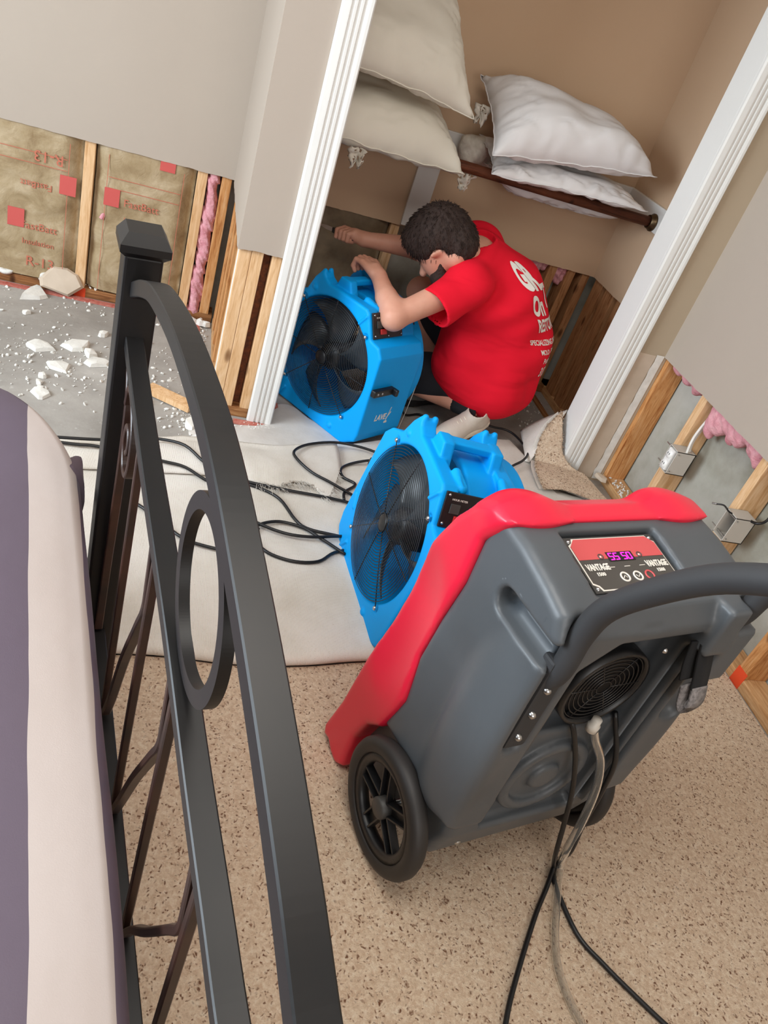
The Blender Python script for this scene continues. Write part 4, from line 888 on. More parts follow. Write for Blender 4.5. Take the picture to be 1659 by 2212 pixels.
# local frame of the footboard: x = s (away from camera), y = bed side, z up
bed.matrix_world = Matrix(((ev.x, -nv.x, 0, nv.x*CPL), (ev.y, -nv.y, 0, nv.y*CPL), (0, 0, 1, 0.0), (0, 0, 0, 1)))
def bar(name, P, w, t, m=METAL, k=8, par=bed):
    Q = catmull(P, k) if k > 1 else P
    bm = bmesh.new(); pr = [(a, b) for a, b in ((-w/2+.0015, -t/2), (w/2-.0015, -t/2), (w/2, -t/2+.0015), (w/2, t/2-.0015), (w/2-.0015, t/2), (-w/2+.0015, t/2), (-w/2, t/2-.0015), (-w/2, -t/2+.0015))]
    vs, fs = sweep(Q, pr, upv=(0, 1, 0)); return pyd(name, vs, fs, m, par, False)
def pl(L_): return [(s, 0, z) for s, z in L_]
for sc_, nm in ((1.100, 'post'), (-0.105, 'post')):
    po = box(nm, (sc_-0.026, -0.026, 0.012), (sc_+0.026, 0.026, 1.014), METAL, bed, 0.004)
    cap = bmesh.new(); a, b = 0.034, 0.024
    rings = [(0.026, 1.012), (a, 1.020), (a, 1.030), (b, 1.046)]
    vv = [[cap.verts.new((sc_+i*r_, j*r_, z)) for i, j in ((-1, -1), (1, -1), (1, 1), (-1, 1))] for r_, z in rings]
    for x_, y_ in zip(vv, vv[1:]):
        for i in range(4): cap.faces.new((x_[i], x_[(i+1) % 4], y_[(i+1) % 4], y_[i]))
    cap.faces.new(vv[-1]); cap.faces.new(vv[0][::-1]); bm_obj('post_cap', cap, METAL, po)
top = [(1.076, 0.965), (0.99, 1.005), (0.90, 1.035), (0.75, 1.060), (0.60, 1.066), (0.50, 1.058), (0.39, 1.035), (0.29, 1.008), (0.20, 0.978), (0.13, 0.950), (0.05, 0.93), (-0.079, 0.90)]
low = [(1.076, 0.885), (1.00, 0.872), (0.82, 0.848), (0.66, 0.834), (0.54, 0.822), (0.40, 0.800), (0.28, 0.785), (0.20, 0.775), (0.10, 0.78), (0.0, 0.79), (-0.079, 0.80)]
bar('top_rail', pl(top), 0.022, 0.028); bar('lower_rail', pl(low), 0.020, 0.026)
bar('bottom_rail', pl([(1.076, 0.280), (0.5, 0.280), (-0.079, 0.280)]), 0.020, 0.026, k=1)
rv, rf = sweep([(0.497+0.088*math.cos(t*2*math.pi/160), 0, 0.932+0.088*math.sin(t*2*math.pi/160)) for t in range(160)], rect(0.017, 0.011), True, upv=(0, 1, 0)); pyd('ring', rv, rf, METAL, bed, False)
zl = lambda s: interp([(a, b) for a, b in low[::-1]], s)-0.012
for s_ in (0.895, 0.695, 0.510, 0.325, 0.135): bar('spindle', pl([(s_, zl(s_)), (s_, 0.285)]), 0.011, 0.011, METALB, 1)
for s_ in (0.695, 0.510, 0.325, 0.135):
    dz = 0; nx_ = s_+0.190
    bar('scroll_branch', pl([(s_+0.018, zl(s_)-0.02), (s_+0.012, zl(s_)-0.07), (s_+0.010, zl(s_)-0.115), (s_+0.035, zl(s_)-0.17), (s_+0.095, zl(s_)-0.30), (nx_-0.045, 0.38), (nx_-0.012, 0.300)]), 0.010, 0.014, METALB)
bar('scroll_branch', pl([(1.070, 0.845), (1.045, 0.80), (1.040, 0.70), (1.050, 0.58), (1.062, 0.45), (1.070, 0.30)]), 0.010, 0.014, METALB)
sp = [(1.045, 0.800), (1.030, 0.835), (0.990, 0.838), (0.955, 0.810), (0.945, 0.765), (0.962, 0.728), (0.995, 0.722), (1.015, 0.750), (1.005, 0.785), (0.982, 0.790), (0.972, 0.768), (0.985, 0.752)]
bar('scroll', pl(sp), 0.009, 0.016, METALB)
box('side_rail', (0.95, 0.05, 0.24), (0.98, 2.0, 0.34), METAL, bed, 0.003)
box('side_rail', (-0.02, 0.05, 0.24), (0.01, 2.0, 0.34), METAL, bed, 0.003)
g = Field((-0.3, 0.08, 0.26), (1.5, 2.1, 0.57), 0.02); g.add(bx((-0.2, 0.14, 0.30), (1.36, 2.05, 0.55), 0.05)); g.mesh('mattress', mat('mattress_ticking', srgb(220, 216, 208), 0.8), bed)
# comforter, draped: x = s, y = bed side (0.049 is the footboard edge)
PUR = mat('purple_grey_cotton', srgb(98, 84, 94), 0.7, spec=0.25); BEI = mat('beige_cotton', srgb(184, 171, 165), 0.6, spec=0.3)
CM = mat('comforter_cotton', srgb(184, 171, 165), 0.62, spec=0.3)
_tc = coords(CM); sx_ = N(CM, 'ShaderNodeSeparateXYZ'); L(CM, _tc, sx_.inputs[0])
wob = noise_n(CM, coords(CM, (1, 0.02, 0.3)), 4.5, 2); wm = N(CM, 'ShaderNodeMath', operation='MULTIPLY_ADD'); wm.inputs[1].default_value = 0.012; L(CM, wob, wm.inputs[0]); L(CM, sx_.outputs[1], wm.inputs[2])
rr_ = N(CM, 'ShaderNodeMapRange'); rr_.inputs['From Min'].default_value = 0.0; rr_.inputs['From Max'].default_value = 1.0; L(CM, wm.outputs[0], rr_.inputs['Value'])
cr_ = ramp(CM, rr_.outputs[0], [(0.0, srgb(95, 83, 95)), (0.0620, srgb(184, 171, 165)), (0.1330, srgb(120, 92, 78)), (0.1355, srgb(95, 83, 95)), (0.33, srgb(184, 171, 165)), (0.46, srgb(95, 83, 95))], 'CONSTANT')
setcol(CM, cr_); _b1 = bump(CM, noise_n(CM, coords(CM), 7, 3), 0.25, 0.012); bump(CM, noise_n(CM, coords(CM), 700, 2), 0.12, 0.0008, _b1)
cmf = bpy.data.objects.new('comforter', None); COL.objects.link(cmf)
cmf.matrix_world = bed.matrix_world.copy(); tag(cmf, 'striped purple-grey and beige comforter spread over the bed', 'comforter')
nS, nC = 170, 90; vs = []; fs = []
def cl(s):      # plan outline: where the footboard edge of the comforter runs (y), for a given s
    return 0.030+0.004*nz3((s, 0, 0), 3.2)+0.006*max(0, min(1, s-0.2))+(max(0, s-1.10)**2)*1.2
for i in range(nS+1):
    s = -1.0+2.54*i/nS
    for j in range(nC+1):
        v = j/nC
        drop_end = max(0.0, s-1.28); ztop = 0.615-1.1*drop_end**2-0.006*abs(math.sin(s*9))-max(0, s-1.50)*6
        ye = cl(s)+max(0, 0.012)
        if v < 0.35:    # hanging side, from hem up to the edge
            t = v/0.35; zz = 0.30+(ztop-0.035-0.30)*t; y = ye-0.003*(1-t)+0.007*(1-t)*math.sin(s*23+1.5*math.sin(s*7))+0.004*nz3((s, 0, zz), 9)*(1-t); z = min(zz, ztop-0.035) 
        elif v < 0.5:
            t = (v-0.35)/0.15*math.pi/2; y = ye+0.024*(1-math.cos(t)); z = ztop-0.035+0.035*math.sin(t)
        else:
            t = (v-0.5)/0.5; y = ye+0.024+1.75*t**1.3; z = ztop+0.010*nz3((s*1.5, y*2, 0), 1.8)*min(1, t*8)+0.012*math.sin(min(1, t*3)*math.pi)
        vs.append((s, y, z))
for i in range(nS):
    for j in range(nC): a = i*(nC+1)+j; fs.append((a, a+1, a+nC+2, a+nC+1))
pyd('cover', vs, fs, CM, cmf)
# corner tuft of dark cloth at the far corner
g = Field((1.02, 0.00, 0.34), (1.36, 0.24, 0.62), 0.006)
g.add(rc((1.15, 0.075, 0.575), (1.235, 0.048, 0.560), 0.034, 0.010), 0.02).add(rc((1.13, 0.070, 0.54), (1.185, 0.046, 0.520), 0.030, 0.012), 0.03)
g.mesh('hanging_corner', PUR, cmf)
# ================================================================== THE CROUCHING MAN
man = empty('person', (1.22, 2.70, 0.0), 0, 'man in a red printed t-shirt crouching in the closet, cutting at the wall', 'person')
HC = Vector((0.893, 2.662, 0.722)); hf = Vector((-0.52, 0.40, -0.80)).normalized(); hd = (Vector((0, 0, -1))+hf*hf.z); hd = Vector((0, 0, -1))-hf*Vector((0, 0, -1)).dot(hf); hd.normalize(); hs = hd.cross(hf).normalized()
if hs.y > 0: hs = -hs          # hs: the man's left side, towards the camera
def hp(f, s, d): return HC+hf*f+hs*s+hd*d
HB = [[*hf], [*hs], [*hd]]
shL, shR, elL, wrL = (0.985, 2.535, 0.630), (1.105, 2.86, 0.690), (0.750, 2.445, 0.495), (0.703, 2.605, 0.568)
elR, wrR = (0.925, 2.950, 0.600), (0.705, 2.985, 0.572)
kL, aL, kR, aR = (0.905, 2.830, 0.130), (1.212, 2.578, 0.150), (1.00, 3.00, 0.42), (1.150, 2.890, 0.10)
b = Field((0.56, 2.36, 0.0), (1.52, 3.14, 0.90), 0.0048)
b.add(ell(HC, (0.098, 0.076, 0.098), HB)); b.add(ell(hp(0.030, 0, 0.060), (0.062, 0.056, 0.066), HB), 0.03); b.add(rc(hp(0.050, 0, 0.098), hp(0.060, 0, 0.112), 0.034, 0.024), 0.02)
b.add(rc(hp(0.095, 0, 0.035), hp(0.112, 0, 0.062), 0.009, 0.014), 0.012)                               # nose
for s_ in (1, -1):
    b.add(ell(hp(-0.008, 0.078*s_, 0.038), (0.018, 0.008, 0.031), HB), 0.006); b.add(rc(hp(0.085, 0.034*s_, 0.016), hp(0.088, 0.020*s_, 0.016), 0.010, 0.010), 0.008)
    b.add(rc(hp(-0.040, 0.03*s_, 0.07), (1.05, 2.69-0.03*s_, 0.70), 0.044, 0.056), 0.03)
b.add(rc(hp(0.075, 0.020, 0.090), hp(0.075, -0.020, 0.090), 0.008, 0.008), 0.006)
b.add(rc((1.06, 2.69, 0.685), (1.20, 2.70, 0.54), 0.072, 0.11), 0.04); b.add(rc((1.20, 2.70, 0.54), (1.28, 2.70, 0.26), 0.11, 0.11), 0.05)
b.add(rc(shL, elL, 0.050, 0.040), 0.02).add(rc(elL, wrL, 0.044, 0.027), 0.018)
b.add(rc(Vector(elL)+Vector((-0.004, 0.03, 0.02)), Vector(elL).lerp(Vector(wrL), 0.45), 0.043, 0.036), 0.02)
b.add(rc(shR, elR, 0.052, 0.043), 0.02).add(rc(elR, wrR, 0.044, 0.028), 0.02)
b.add(rc((1.33, 2.64, 0.22), kL, 0.085, 0.058), 0.03).add(rc(kL, aL, 0.056, 0.036), 0.02)
b.add(rc((1.33, 2.80, 0.24), kR, 0.085, 0.06), 0.03).add(rc(kR, aR, 0.056, 0.038), 0.02)
# left hand over the fan handle
pw_ = Vector(wrL); pk = Vector((0.668, 2.668, 0.592)); pd_ = (pk-pw_).normalized(); ps = pd_.cross(Vector((0, 0, 1))).normalized()   # across the palm
b.add(rc(pw_, pw_.lerp(pk, 0.45), 0.025, 0.026), 0.012)
for i in range(4):
    o = ps*(0.030-0.020*i); k0 = pk+o+Vector((0, 0, -0.002*abs(i-1.5))); L_ = (0.030, 0.034, 0.032, 0.025)[i]
    b.add(rc(pw_.lerp(pk, 0.25)+o*0.6, k0, 0.017, 0.0125), 0.008)
    k1 = k0+pd_*L_+Vector((-0.006, 0, -0.010)); k2 = k1+Vector((-0.004, 0.006, -0.026)); k3 = k2+Vector((0.010, -0.004, -0.016))
    b.add(rc(k0, k1, 0.0112, 0.0100), 0.003).add(rc(k1, k2, 0.0098, 0.0090), 0.002).add(rc(k2, k3, 0.0088, 0.0078), 0.002)
t0 = pw_.lerp(pk, 0.35)-ps*-0.0; tb = pw_+ps*0.026+Vector((0, 0, -0.006)); b.add(rc(tb, pk+ps*0.044+Vector((0.004, -0.020, -0.016)), 0.015, 0.0115), 0.008); b.add(rc(pk+ps*0.044+Vector((0.004, -0.020, -0.016)), pk+ps*0.046+Vector((0, 0.006, -0.036)), 0.0110, 0.0092), 0.002)
# right hand, closed on the knife
qw = Vector(wrR); qk = Vector((0.652, 3.012, 0.575)); qd = (qk-qw).normalized(); b.add(rc(qw, qk-qd*0.02, 0.027, 0.026), 0.012)
ks = Vector((-0.55, 0.70, -0.10)).normalized(); kc = Vector((0.640, 3.022, 0.560)); qn = Vector((0, 0, 1))
for i in range(4):
    o = ks*(0.030-0.020*i); k0 = kc+o+Vector((0.010, -0.004, 0.022)); k1 = kc+o+Vector((-0.018, -0.014, 0.012)); k2 = kc+o+Vector((-0.016, -0.012, -0.014)); k3 = kc+o+Vector((0.006, -0.002, -0.018))
    b.add(rc(qk-qd*0.016, k0, 0.016, 0.0120), 0.006).add(rc(k0, k1, 0.0112, 0.0100), 0.002).add(rc(k1, k2, 0.0098, 0.0092), 0.002).add(rc(k2, k3, 0.0090, 0.0080), 0.002)
b.add(rc(qw+Vector((-0.02, 0.01, -0.01)), kc+ks*0.020+Vector((0.018, -0.008, -0.004)), 0.014, 0.0115), 0.006).add(rc(kc+ks*0.020+Vector((0.018, -0.008, -0.004)), kc+ks*0.050+Vector((0.006, -0.006, 0.010)), 0.011, 0.009), 0.002)
settle_ = []
bd = b.mesh('body', SKIN, man)
# face details
beard = Field((0.78, 2.5, 0.54), (1.05, 2.80, 0.78), 0.004)
beard.add(rc(hp(0.052, 0.022, 0.108), hp(0.052, -0.022, 0.108), 0.036, 0.036), 0.01); beard.add(rc(hp(0.012, 0.048, 0.070), hp(0.046, 0.026, 0.106), 0.014, 0.028), 0.01); beard.add(rc(hp(0.012, -0.048, 0.070), hp(0.046, -0.026, 0.106), 0.014, 0.028), 0.01)
beard.sub(ell(hp(0.086, 0, 0.084), (0.03, 0.03, 0.012), HB), 0.004)
beard.mesh('beard', HAIR, man, disp=lambda X, Y, Z: 0.0025*np.sin(X*420+Y*160)*np.sin(Y*380)*np.sin(Z*400))
for s_ in (1, -1):
    e_ = Field(tuple(hp(0.088, 0.032*s_, 0.020)-Vector((.02, .02, .02))), tuple(hp(0.088, 0.032*s_, 0.020)+Vector((.02, .02, .02))), 0.002); e_.add(ell(hp(0.086, 0.032*s_, 0.022), (0.010, 0.012, 0.006), HB)); e_.mesh('eye', mat('eye_white', srgb(232, 228, 222), 0.3), man)
h = Field((0.74, 2.50, 0.56), (1.08, 2.84, 0.88), 0.0045)
h.add(ell(hp(-0.014, 0, -0.020), (0.116, 0.102, 0.106), HB)); h.add(ell(hp(-0.055, 0, 0.030), (0.074, 0.084, 0.074), HB), 0.03); h.add(rc(hp(0.06, 0.05, -0.050), hp(0.06, -0.05, -0.050), 0.042, 0.042), 0.03)
h.add(ell(hp(0.035, 0, -0.030), (0.085, 0.090, 0.075), HB), 0.03); h.sub(ell(hp(0.125, 0, 0.055), (0.060, 0.080, 0.075), HB), 0.015)
for s_ in (1, -1): h.sub(ell(hp(0.006, 0.094*s_, 0.050), (0.030, 0.026, 0.044), HB), 0.008)
hair = h.mesh('hair', HAIR, man, disp=lambda X, Y, Z: 0.0022*np.sin(X*150+Z*60)*np.sin(Y*170+X*40)+0.001*np.sin(X*330)*np.sin(Z*310+Y*90))
mb = MB(); vsn = hair.data.vertices; nvx = len(vsn); flow = (hf*0.6+hd*0.9)
for i in range(3200):
    v = vsn[random.randrange(nvx)]; n_ = Vector(v.normal); 
    if n_.dot(hd) > 0.55: continue
    d = (n_*random.uniform(0.15, 0.7)+(flow-n_*flow.dot(n_))*0.9+Vector((random.gauss(0, .22), random.gauss(0, .22), random.gauss(0, .22)))).normalized(); l = random.uniform(0.006, 0.017)
    p = Vector(v.co)-n_*0.002; mb.add(sweep([p, p+d*l*0.5, p+d*l+(flow*0.2*l)], circ(0.0019, 3), radii=[1, 0.8, 0.15], caps=False))
lk = mb.build('hair_lock', HAIR, hair); lk['kind'] = 'stuff'
# shirt
s3 = Field((0.72, 2.33, 0.04), (1.62, 3.05, 0.92), 0.006)
s3.add(rc((1.055, 2.69, 0.700), (1.19, 2.70, 0.60), 0.090, 0.150)); s3.add(ell((1.19, 2.70, 0.56), (0.185, 0.205, 0.150)), 0.05)
s3.add(rc((1.01, 2.555, 0.635), (1.11, 2.83, 0.695), 0.080, 0.088), 0.05)
s3.add(ell((1.290, 2.70, 0.405), (0.182, 0.205, 0.200)), 0.06); s3.add(ell((1.280, 2.695, 0.240), (0.195, 0.200, 0.150)), 0.06)
s3.add(rc((1.13, 2.66, 0.50), (1.14, 2.66, 0.30), 0.12, 0.12), 0.06)
s3.add(rc((1.00, 2.545, 0.625), (0.855, 2.455, 0.520), 0.078, 0.078), 0.04); s3.add(rc((1.09, 2.87, 0.690), (0.935, 2.945, 0.625), 0.078, 0.074), 0.04)
def folds(X, Y, Z):
    a = np.sin(22*Z+17*Y+12*X+2.4*np.sin(7*Y+5*X)+1.5*np.sin(13*Z)); b = np.sin(31*(X-0.8*Z)+13*Y+2.6*np.sin(9*Z+4*Y)); m1 = 0.5+0.5*np.sin(9*Y+11*Z+1.0)
    return 0.0080*np.sign(a)*np.abs(a)**1.6*np.exp(-((Z-0.36)/0.20)**2)*m1+0.0060*b*np.exp(-((Y-2.52)/0.09)**2)*np.exp(-((Z-0.55)/0.16)**2)
s3.f += folds(*s3.grid((slice(None),)*3)).astype(np.float32)
def cutter(p, n, r=0.2):
    p = Vector(p); n = Vector(n).normalized(); lo = p-Vector((r,)*3); hi = p+Vector((r,)*3)
    def fn(X, Y, Z):
        d = -((X-p.x)*n.x+(Y-p.y)*n.y+(Z-p.z)*n.z); q = np.sqrt((X-p.x-n.x*0.06)**2+(Y-p.y-n.y*0.06)**2+(Z-p.z-n.z*0.06)**2)-0.13; return np.maximum(d, q)
    return fn, np.array(lo), np.array(hi)
sl_d = (Vector((0.855, 2.455, 0.520))-Vector((1.00, 2.545, 0.625))).normalized()
s3.sub(cutter(Vector((0.888, 2.475, 0.545)), sl_d)); s3.sub(rc(Vector((0.895, 2.48, 0.55)), Vector((0.80, 2.42, 0.48)), 0.066, 0.068), 0.0)
sr_d = (Vector((0.935, 2.945, 0.625))-Vector((1.09, 2.87, 0.690))).normalized(); s3.sub(cutter(Vector((0.955, 2.94, 0.632)), sr_d)); s3.sub(rc(Vector((0.965, 2.93, 0.64)), Vector((0.88, 2.98, 0.60)), 0.062, 0.064), 0.0)
# open collar
s3.sub(ell((1.005, 2.685, 0.775), (0.085, 0.074, 0.072)), 0.006)
shirt = s3.mesh('shirt', SHIRT, man)
# print on the back of the shirt, wrapped to the cloth
bvh = BVHTree.FromPolygons([v.co.copy() for v in shirt.data.vertices], [tuple(p.vertices) for p in shirt.data.polygons])
def axis_at(z): t = (0.72-z)/0.32; return Vector((1.08+0.20*t, 2.70, z))
def wrap(sx_, size, a, z, name='lettering', xs=1.0, **k):
    """a: start angle (degrees) round the body, z: baseline height; the line runs horizontally round the back"""
    o = text(sx_, size, Matrix.Identity(4), WHITEINK, name, shirt, 0.0, xs=xs, res=5, **k); me = o.data; bm = bmesh.new(); bm.from_mesh(me)
    bmesh.ops.triangulate(bm, faces=bm.faces); [bmesh.ops.subdivide_edges(bm, edges=[e for e in bm.edges if e.calc_length() > 0.008], cuts=1) for _ in range(4)]; dead = []
    for v in bm.verts:
        th = R(a)+v.co.x/0.20; d = Vector((math.cos(th), math.sin(th), 0.25)).normalized(); c = axis_at(z+v.co.y)
        loc, nor, ix, ds = bvh.ray_cast(c+d*0.6, -d)
        if loc is None: dead.append(v); continue
        v.co = loc+nor*0.0025
    bmesh.ops.delete(bm, geom=dead, context='VERTS'); bm.to_mesh(me); bm.free(); return o
wrap('GR', 0.105, -64, 0.625, bold=0.006, xs=0.66, shear=0.1); wrap('T', 0.11, -38, 0.560, bold=0.003, xs=0.6)
wrap('On', 0.090, -64, 0.540, bold=0.0035, xs=0.66, shear=0.15); wrap('RESTOR', 0.062, -61, 0.482, bold=0.002, xs=0.62)
wrap('SPECIALIZING IN WATER', 0.026, -76, 0.435, bold=0.0006, xs=0.80); wrap('MOLD - FIRE - WATER', 0.024, -64, 0.402, bold=0.0006, xs=0.8)
wrap('Putting You On', 0.028, -62, 0.368, bold=0.0004, xs=0.85, shear=0.3); wrap('317-318-', 0.056, -64, 0.312, bold=0.0012, xs=0.62, shear=0.2)
# shorts, socks, shoes
s4 = Field((0.80, 2.50, 0.04), (1.5, 3.10, 0.52), 0.007)
s4.add(rc((1.27, 2.63, 0.23), (0.960, 2.80, 0.150), 0.108, 0.085), 0.03); s4.add(rc((1.27, 2.79, 0.24), (1.04, 2.985, 0.39), 0.108, 0.078), 0.03); s4.add(ell((1.28, 2.70, 0.22), (0.13, 0.15, 0.11)), 0.04)
s4.mesh('shorts', SHORT, man, disp=lambda X, Y, Z: 0.004*np.sin(X*40+Y*18)*np.sin(Z*30))
for a_, k_, n_ in ((aL, kL, 0), (aR, kR, 1)):
    p = Vector(a_); d = (Vector(k_)-p).normalized(); v2, f2 = sweep([p-d*0.03, p+d*0.02, p+d*0.060, p+d*0.075], circ(0.044, 18), radii=[0.9, 0.93, 0.98, 0.90]); pyd('sock', v2, f2, SOCK, man)
def shoe(M0, mu, ms):
    f = Field((-0.17, -0.07, -0.01), (0.17, 0.07, 0.14), 0.004)
    f.add(ell((0.06, 0, 0.035), (0.105, 0.046, 0.045))); f.add(ell((-0.075, 0, 0.045), (0.070, 0.040, 0.055)), 0.02); f.add(rc((-0.075, 0, 0.06), (-0.060, 0, 0.095), 0.045, 0.042), 0.02); f.add(rc((-0.02, 0, 0.06), (0.07, 0, 0.045), 0.040, 0.036), 0.02)
    f.sub(rc((-0.062, 0, 0.085), (-0.050, 0, 0.15), 0.032, 0.038), 0.004); f.sub(bx((-0.2, -0.1, -0.05), (0.2, 0.1, 0.012)))
    up_ = f.mesh('shoe', mu, None); up_.matrix_world = M0; up_.parent = man; up_.matrix_parent_inverse = Matrix.Identity(4); up_.matrix_basis = Matrix.Translation((-1.22, -2.70, 0)) @ M0
    ol = [(-0.145, -0.018), (-0.120, -0.040), (-0.05, -0.043), (0.05, -0.052), (0.11, -0.050), (0.155, -0.025), (0.163, 0.005), (0.145, 0.034), (0.09, 0.050), (0.0, 0.042), (-0.08, 0.044), (-0.13, 0.034), (-0.148, 0.008)]
    f = Field((-0.18, -0.07, -0.01), (0.18, 0.07, 0.045), 0.004); f.add(ext(ol, 2, 0.0, 0.034, 0.008)); f.mesh('sole', ms, up_)
    for i in range(5):
        x = 0.0+0.018*i; z = 0.093-0.0035*i; v2, f2 = sweep(catmull([(x-0.006, -0.026, z-0.018), (x, -0.012, z-0.002), (x+0.004, 0.004, z+0.002), (x+0.006, 0.024, z-0.014)], 3), circ(0.0028, 5)); pyd('lace', v2, f2, ms, up_)
    return up_
def footM(heel, toe, roll=0, pitch=0):
    h_ = Vector(heel); t_ = Vector(toe); c_ = (h_+t_)/2; x = (t_-h_).normalized(); z = Vector((0, 0, 1)); y = z.cross(x).normalized(); z = x.cross(y)
    return Matrix(((x.x, y.x, z.x, c_.x), (x.y, y.y, z.y, c_.y), (x.z, y.z, z.z, c_.z), (0, 0, 0, 1))) @ Matrix.Rotation(roll, 4, 'X')
shoe(footM((1.315, 2.620, 0.095), (1.065, 2.480, 0.004), R(-14)), SHOE, SOLE)
shoe(footM((1.245, 2.930, 0.004), (0.985, 2.800, 0.004)), SHOEG, SOLED)
for ch in man.children:
    if ch.name.split('.')[0] not in ('shoe',): ch.location = (-1.22, -2.70, 0)
# knife
kn = empty('utility_knife', (0.600, 3.062, 0.560), 0, 'drywall knife with a black handle and bright blade held in the man\'s far hand', 'knife')
kd = ks; kx = kn.location
v2, f2 = sweep([kc-ks*0.045-kx, kc+ks*0.03-kx, kc+ks*0.070-kx], rect(0.018, 0.022), radii=[0.8, 1, 0.85]); pyd('knife_handle', v2, f2, BLACK, kn, False)
v2, f2 = sweep([kc+ks*0.068-kx, kc+ks*0.110-kx, kc+ks*0.150-kx], rect(0.002, 0.016), radii=[1, 0.95, 0.2]); pyd('blade', v2, f2, STEEL, kn, False)
# ================================================================== CORDS ON THE FOLDED CARPET
def zc(x, y):
    if x < -2.6: return 0.05
    z = zflap(x, y)
    if y > rag(x) and y < interp(EDGE, x): z += 0.014+0.028*max(0, math.sin(min(1, (y-rag(x))/(interp(EDGE, x)-rag(x))*1.15)*math.pi))*interp([(-1, 1), (0.1, 1), (0.45, 0.45), (0.65, 0.1)], x)
    return z
def floorcord(pts, lab, lift=0.0, ends=()):
    P = [(x, y, zc(x, y)+0.006+lift) for x, y in pts]+list(ends); o = tube('extension_cord', P, 0.0048, CORD, None, 8, 5); return tag(o, lab, 'cord')
floorcord([(-0.30, 2.00), (-0.12, 2.04), (0.0, 2.09), (0.043, 2.10), (0.126, 2.069), (0.2, 2.006), (0.297, 1.987), (0.424, 1.969), (0.536, 1.962), (0.62, 1.957), (0.70, 1.94)], 'black cord running from behind the bed post to the nearer fan\'s left side', 0.004)
floorcord([(-0.5, 2.0), (-0.3, 1.985), (-0.179, 1.989), (-0.129, 1.996), (-0.039, 1.997), (0.066, 1.994), (0.133, 1.99), (0.212, 1.955), (0.289, 1.975), (0.36, 1.963), (0.421, 1.92), (0.463, 1.828), (0.498, 1.791), (0.582, 1.777), (0.66, 1.77)], 'black cord from the far left that bends down in an s-curve to the nearer fan')
floorcord([(-0.05, 1.83), (0.017, 1.788), (0.049, 1.757), (0.114, 1.691), (0.144, 1.667), (0.177, 1.652), (0.248, 1.640), (0.292, 1.660), (0.324, 1.734), (0.356, 1.777), (0.413, 1.802), (0.482, 1.788), (0.526, 1.753), (0.60, 1.69)], 'black cord seen through the footboard ring, arching over the oval loop', 0.004)
floorcord([(0.305, 1.80), (0.365, 1.762), (0.433, 1.739), (0.501, 1.740), (0.578, 1.759), (0.66, 1.78)], 'short black cord crossing the oval loop towards the nearer fan', 0.010)
floorcord([(0.350, 1.760), (0.333, 1.725), (0.345, 1.685), (0.382, 1.648), (0.448, 1.630), (0.516, 1.645), (0.568, 1.695), (0.640, 1.73)], 'black cord forming the lower half of the oval loop on the carpet backing')
floorcord([(0.80, 2.255), (0.728, 2.28), (0.638, 2.287), (0.539, 2.245), (0.484, 2.18), (0.486, 2.125), (0.532, 2.066), (0.589, 2.031), (0.67, 2.0)], 'wide black cord loop behind the nearer fan, in front of the door casing')
floorcord([(0.78, 2.21), (0.74, 2.201), (0.682, 2.185), (0.645, 2.142), (0.648, 2.096), (0.685, 2.063), (0.642, 2.013), (0.635, 1.97)], 'small black cord loop just left of the nearer fan\'s top corner')
floorcord([(1.24, 2.70), (1.359, 2.649), (1.423, 2.647), (1.46, 2.615), (1.478, 2.542), (1.459, 2.451), (1.407, 2.377), (1.33, 2.31), (1.25, 2.20), (1.20, 1.95)], 'black cord curving from the cream sneaker round to the back of the nearer fan')
tag(tube('fan_cord', [(0.815, 2.53, 0.46), (0.86, 2.565, 0.45), (0.90, 2.60, 0.36), (0.93, 2.63, 0.22), (0.955, 2.66, 0.08), (1.0, 2.69, 0.012), (1.07, 2.72, 0.010), (1.10, 2.68, 0.010), (1.04, 2.64, 0.010)], 0.0045, CORD), 'black cord hanging from the control panel of the fan in the closet', 'cord')
tag(tube('pull_string', [(0.99, 2.655, 0.20), (0.965, 2.60, 0.08), (0.94, 2.55, 0.006), (0.93, 2.50, 0.004)], 0.0012, WHITEINK), 'thin pale string hanging beside the logo side of the closet fan', 'string')
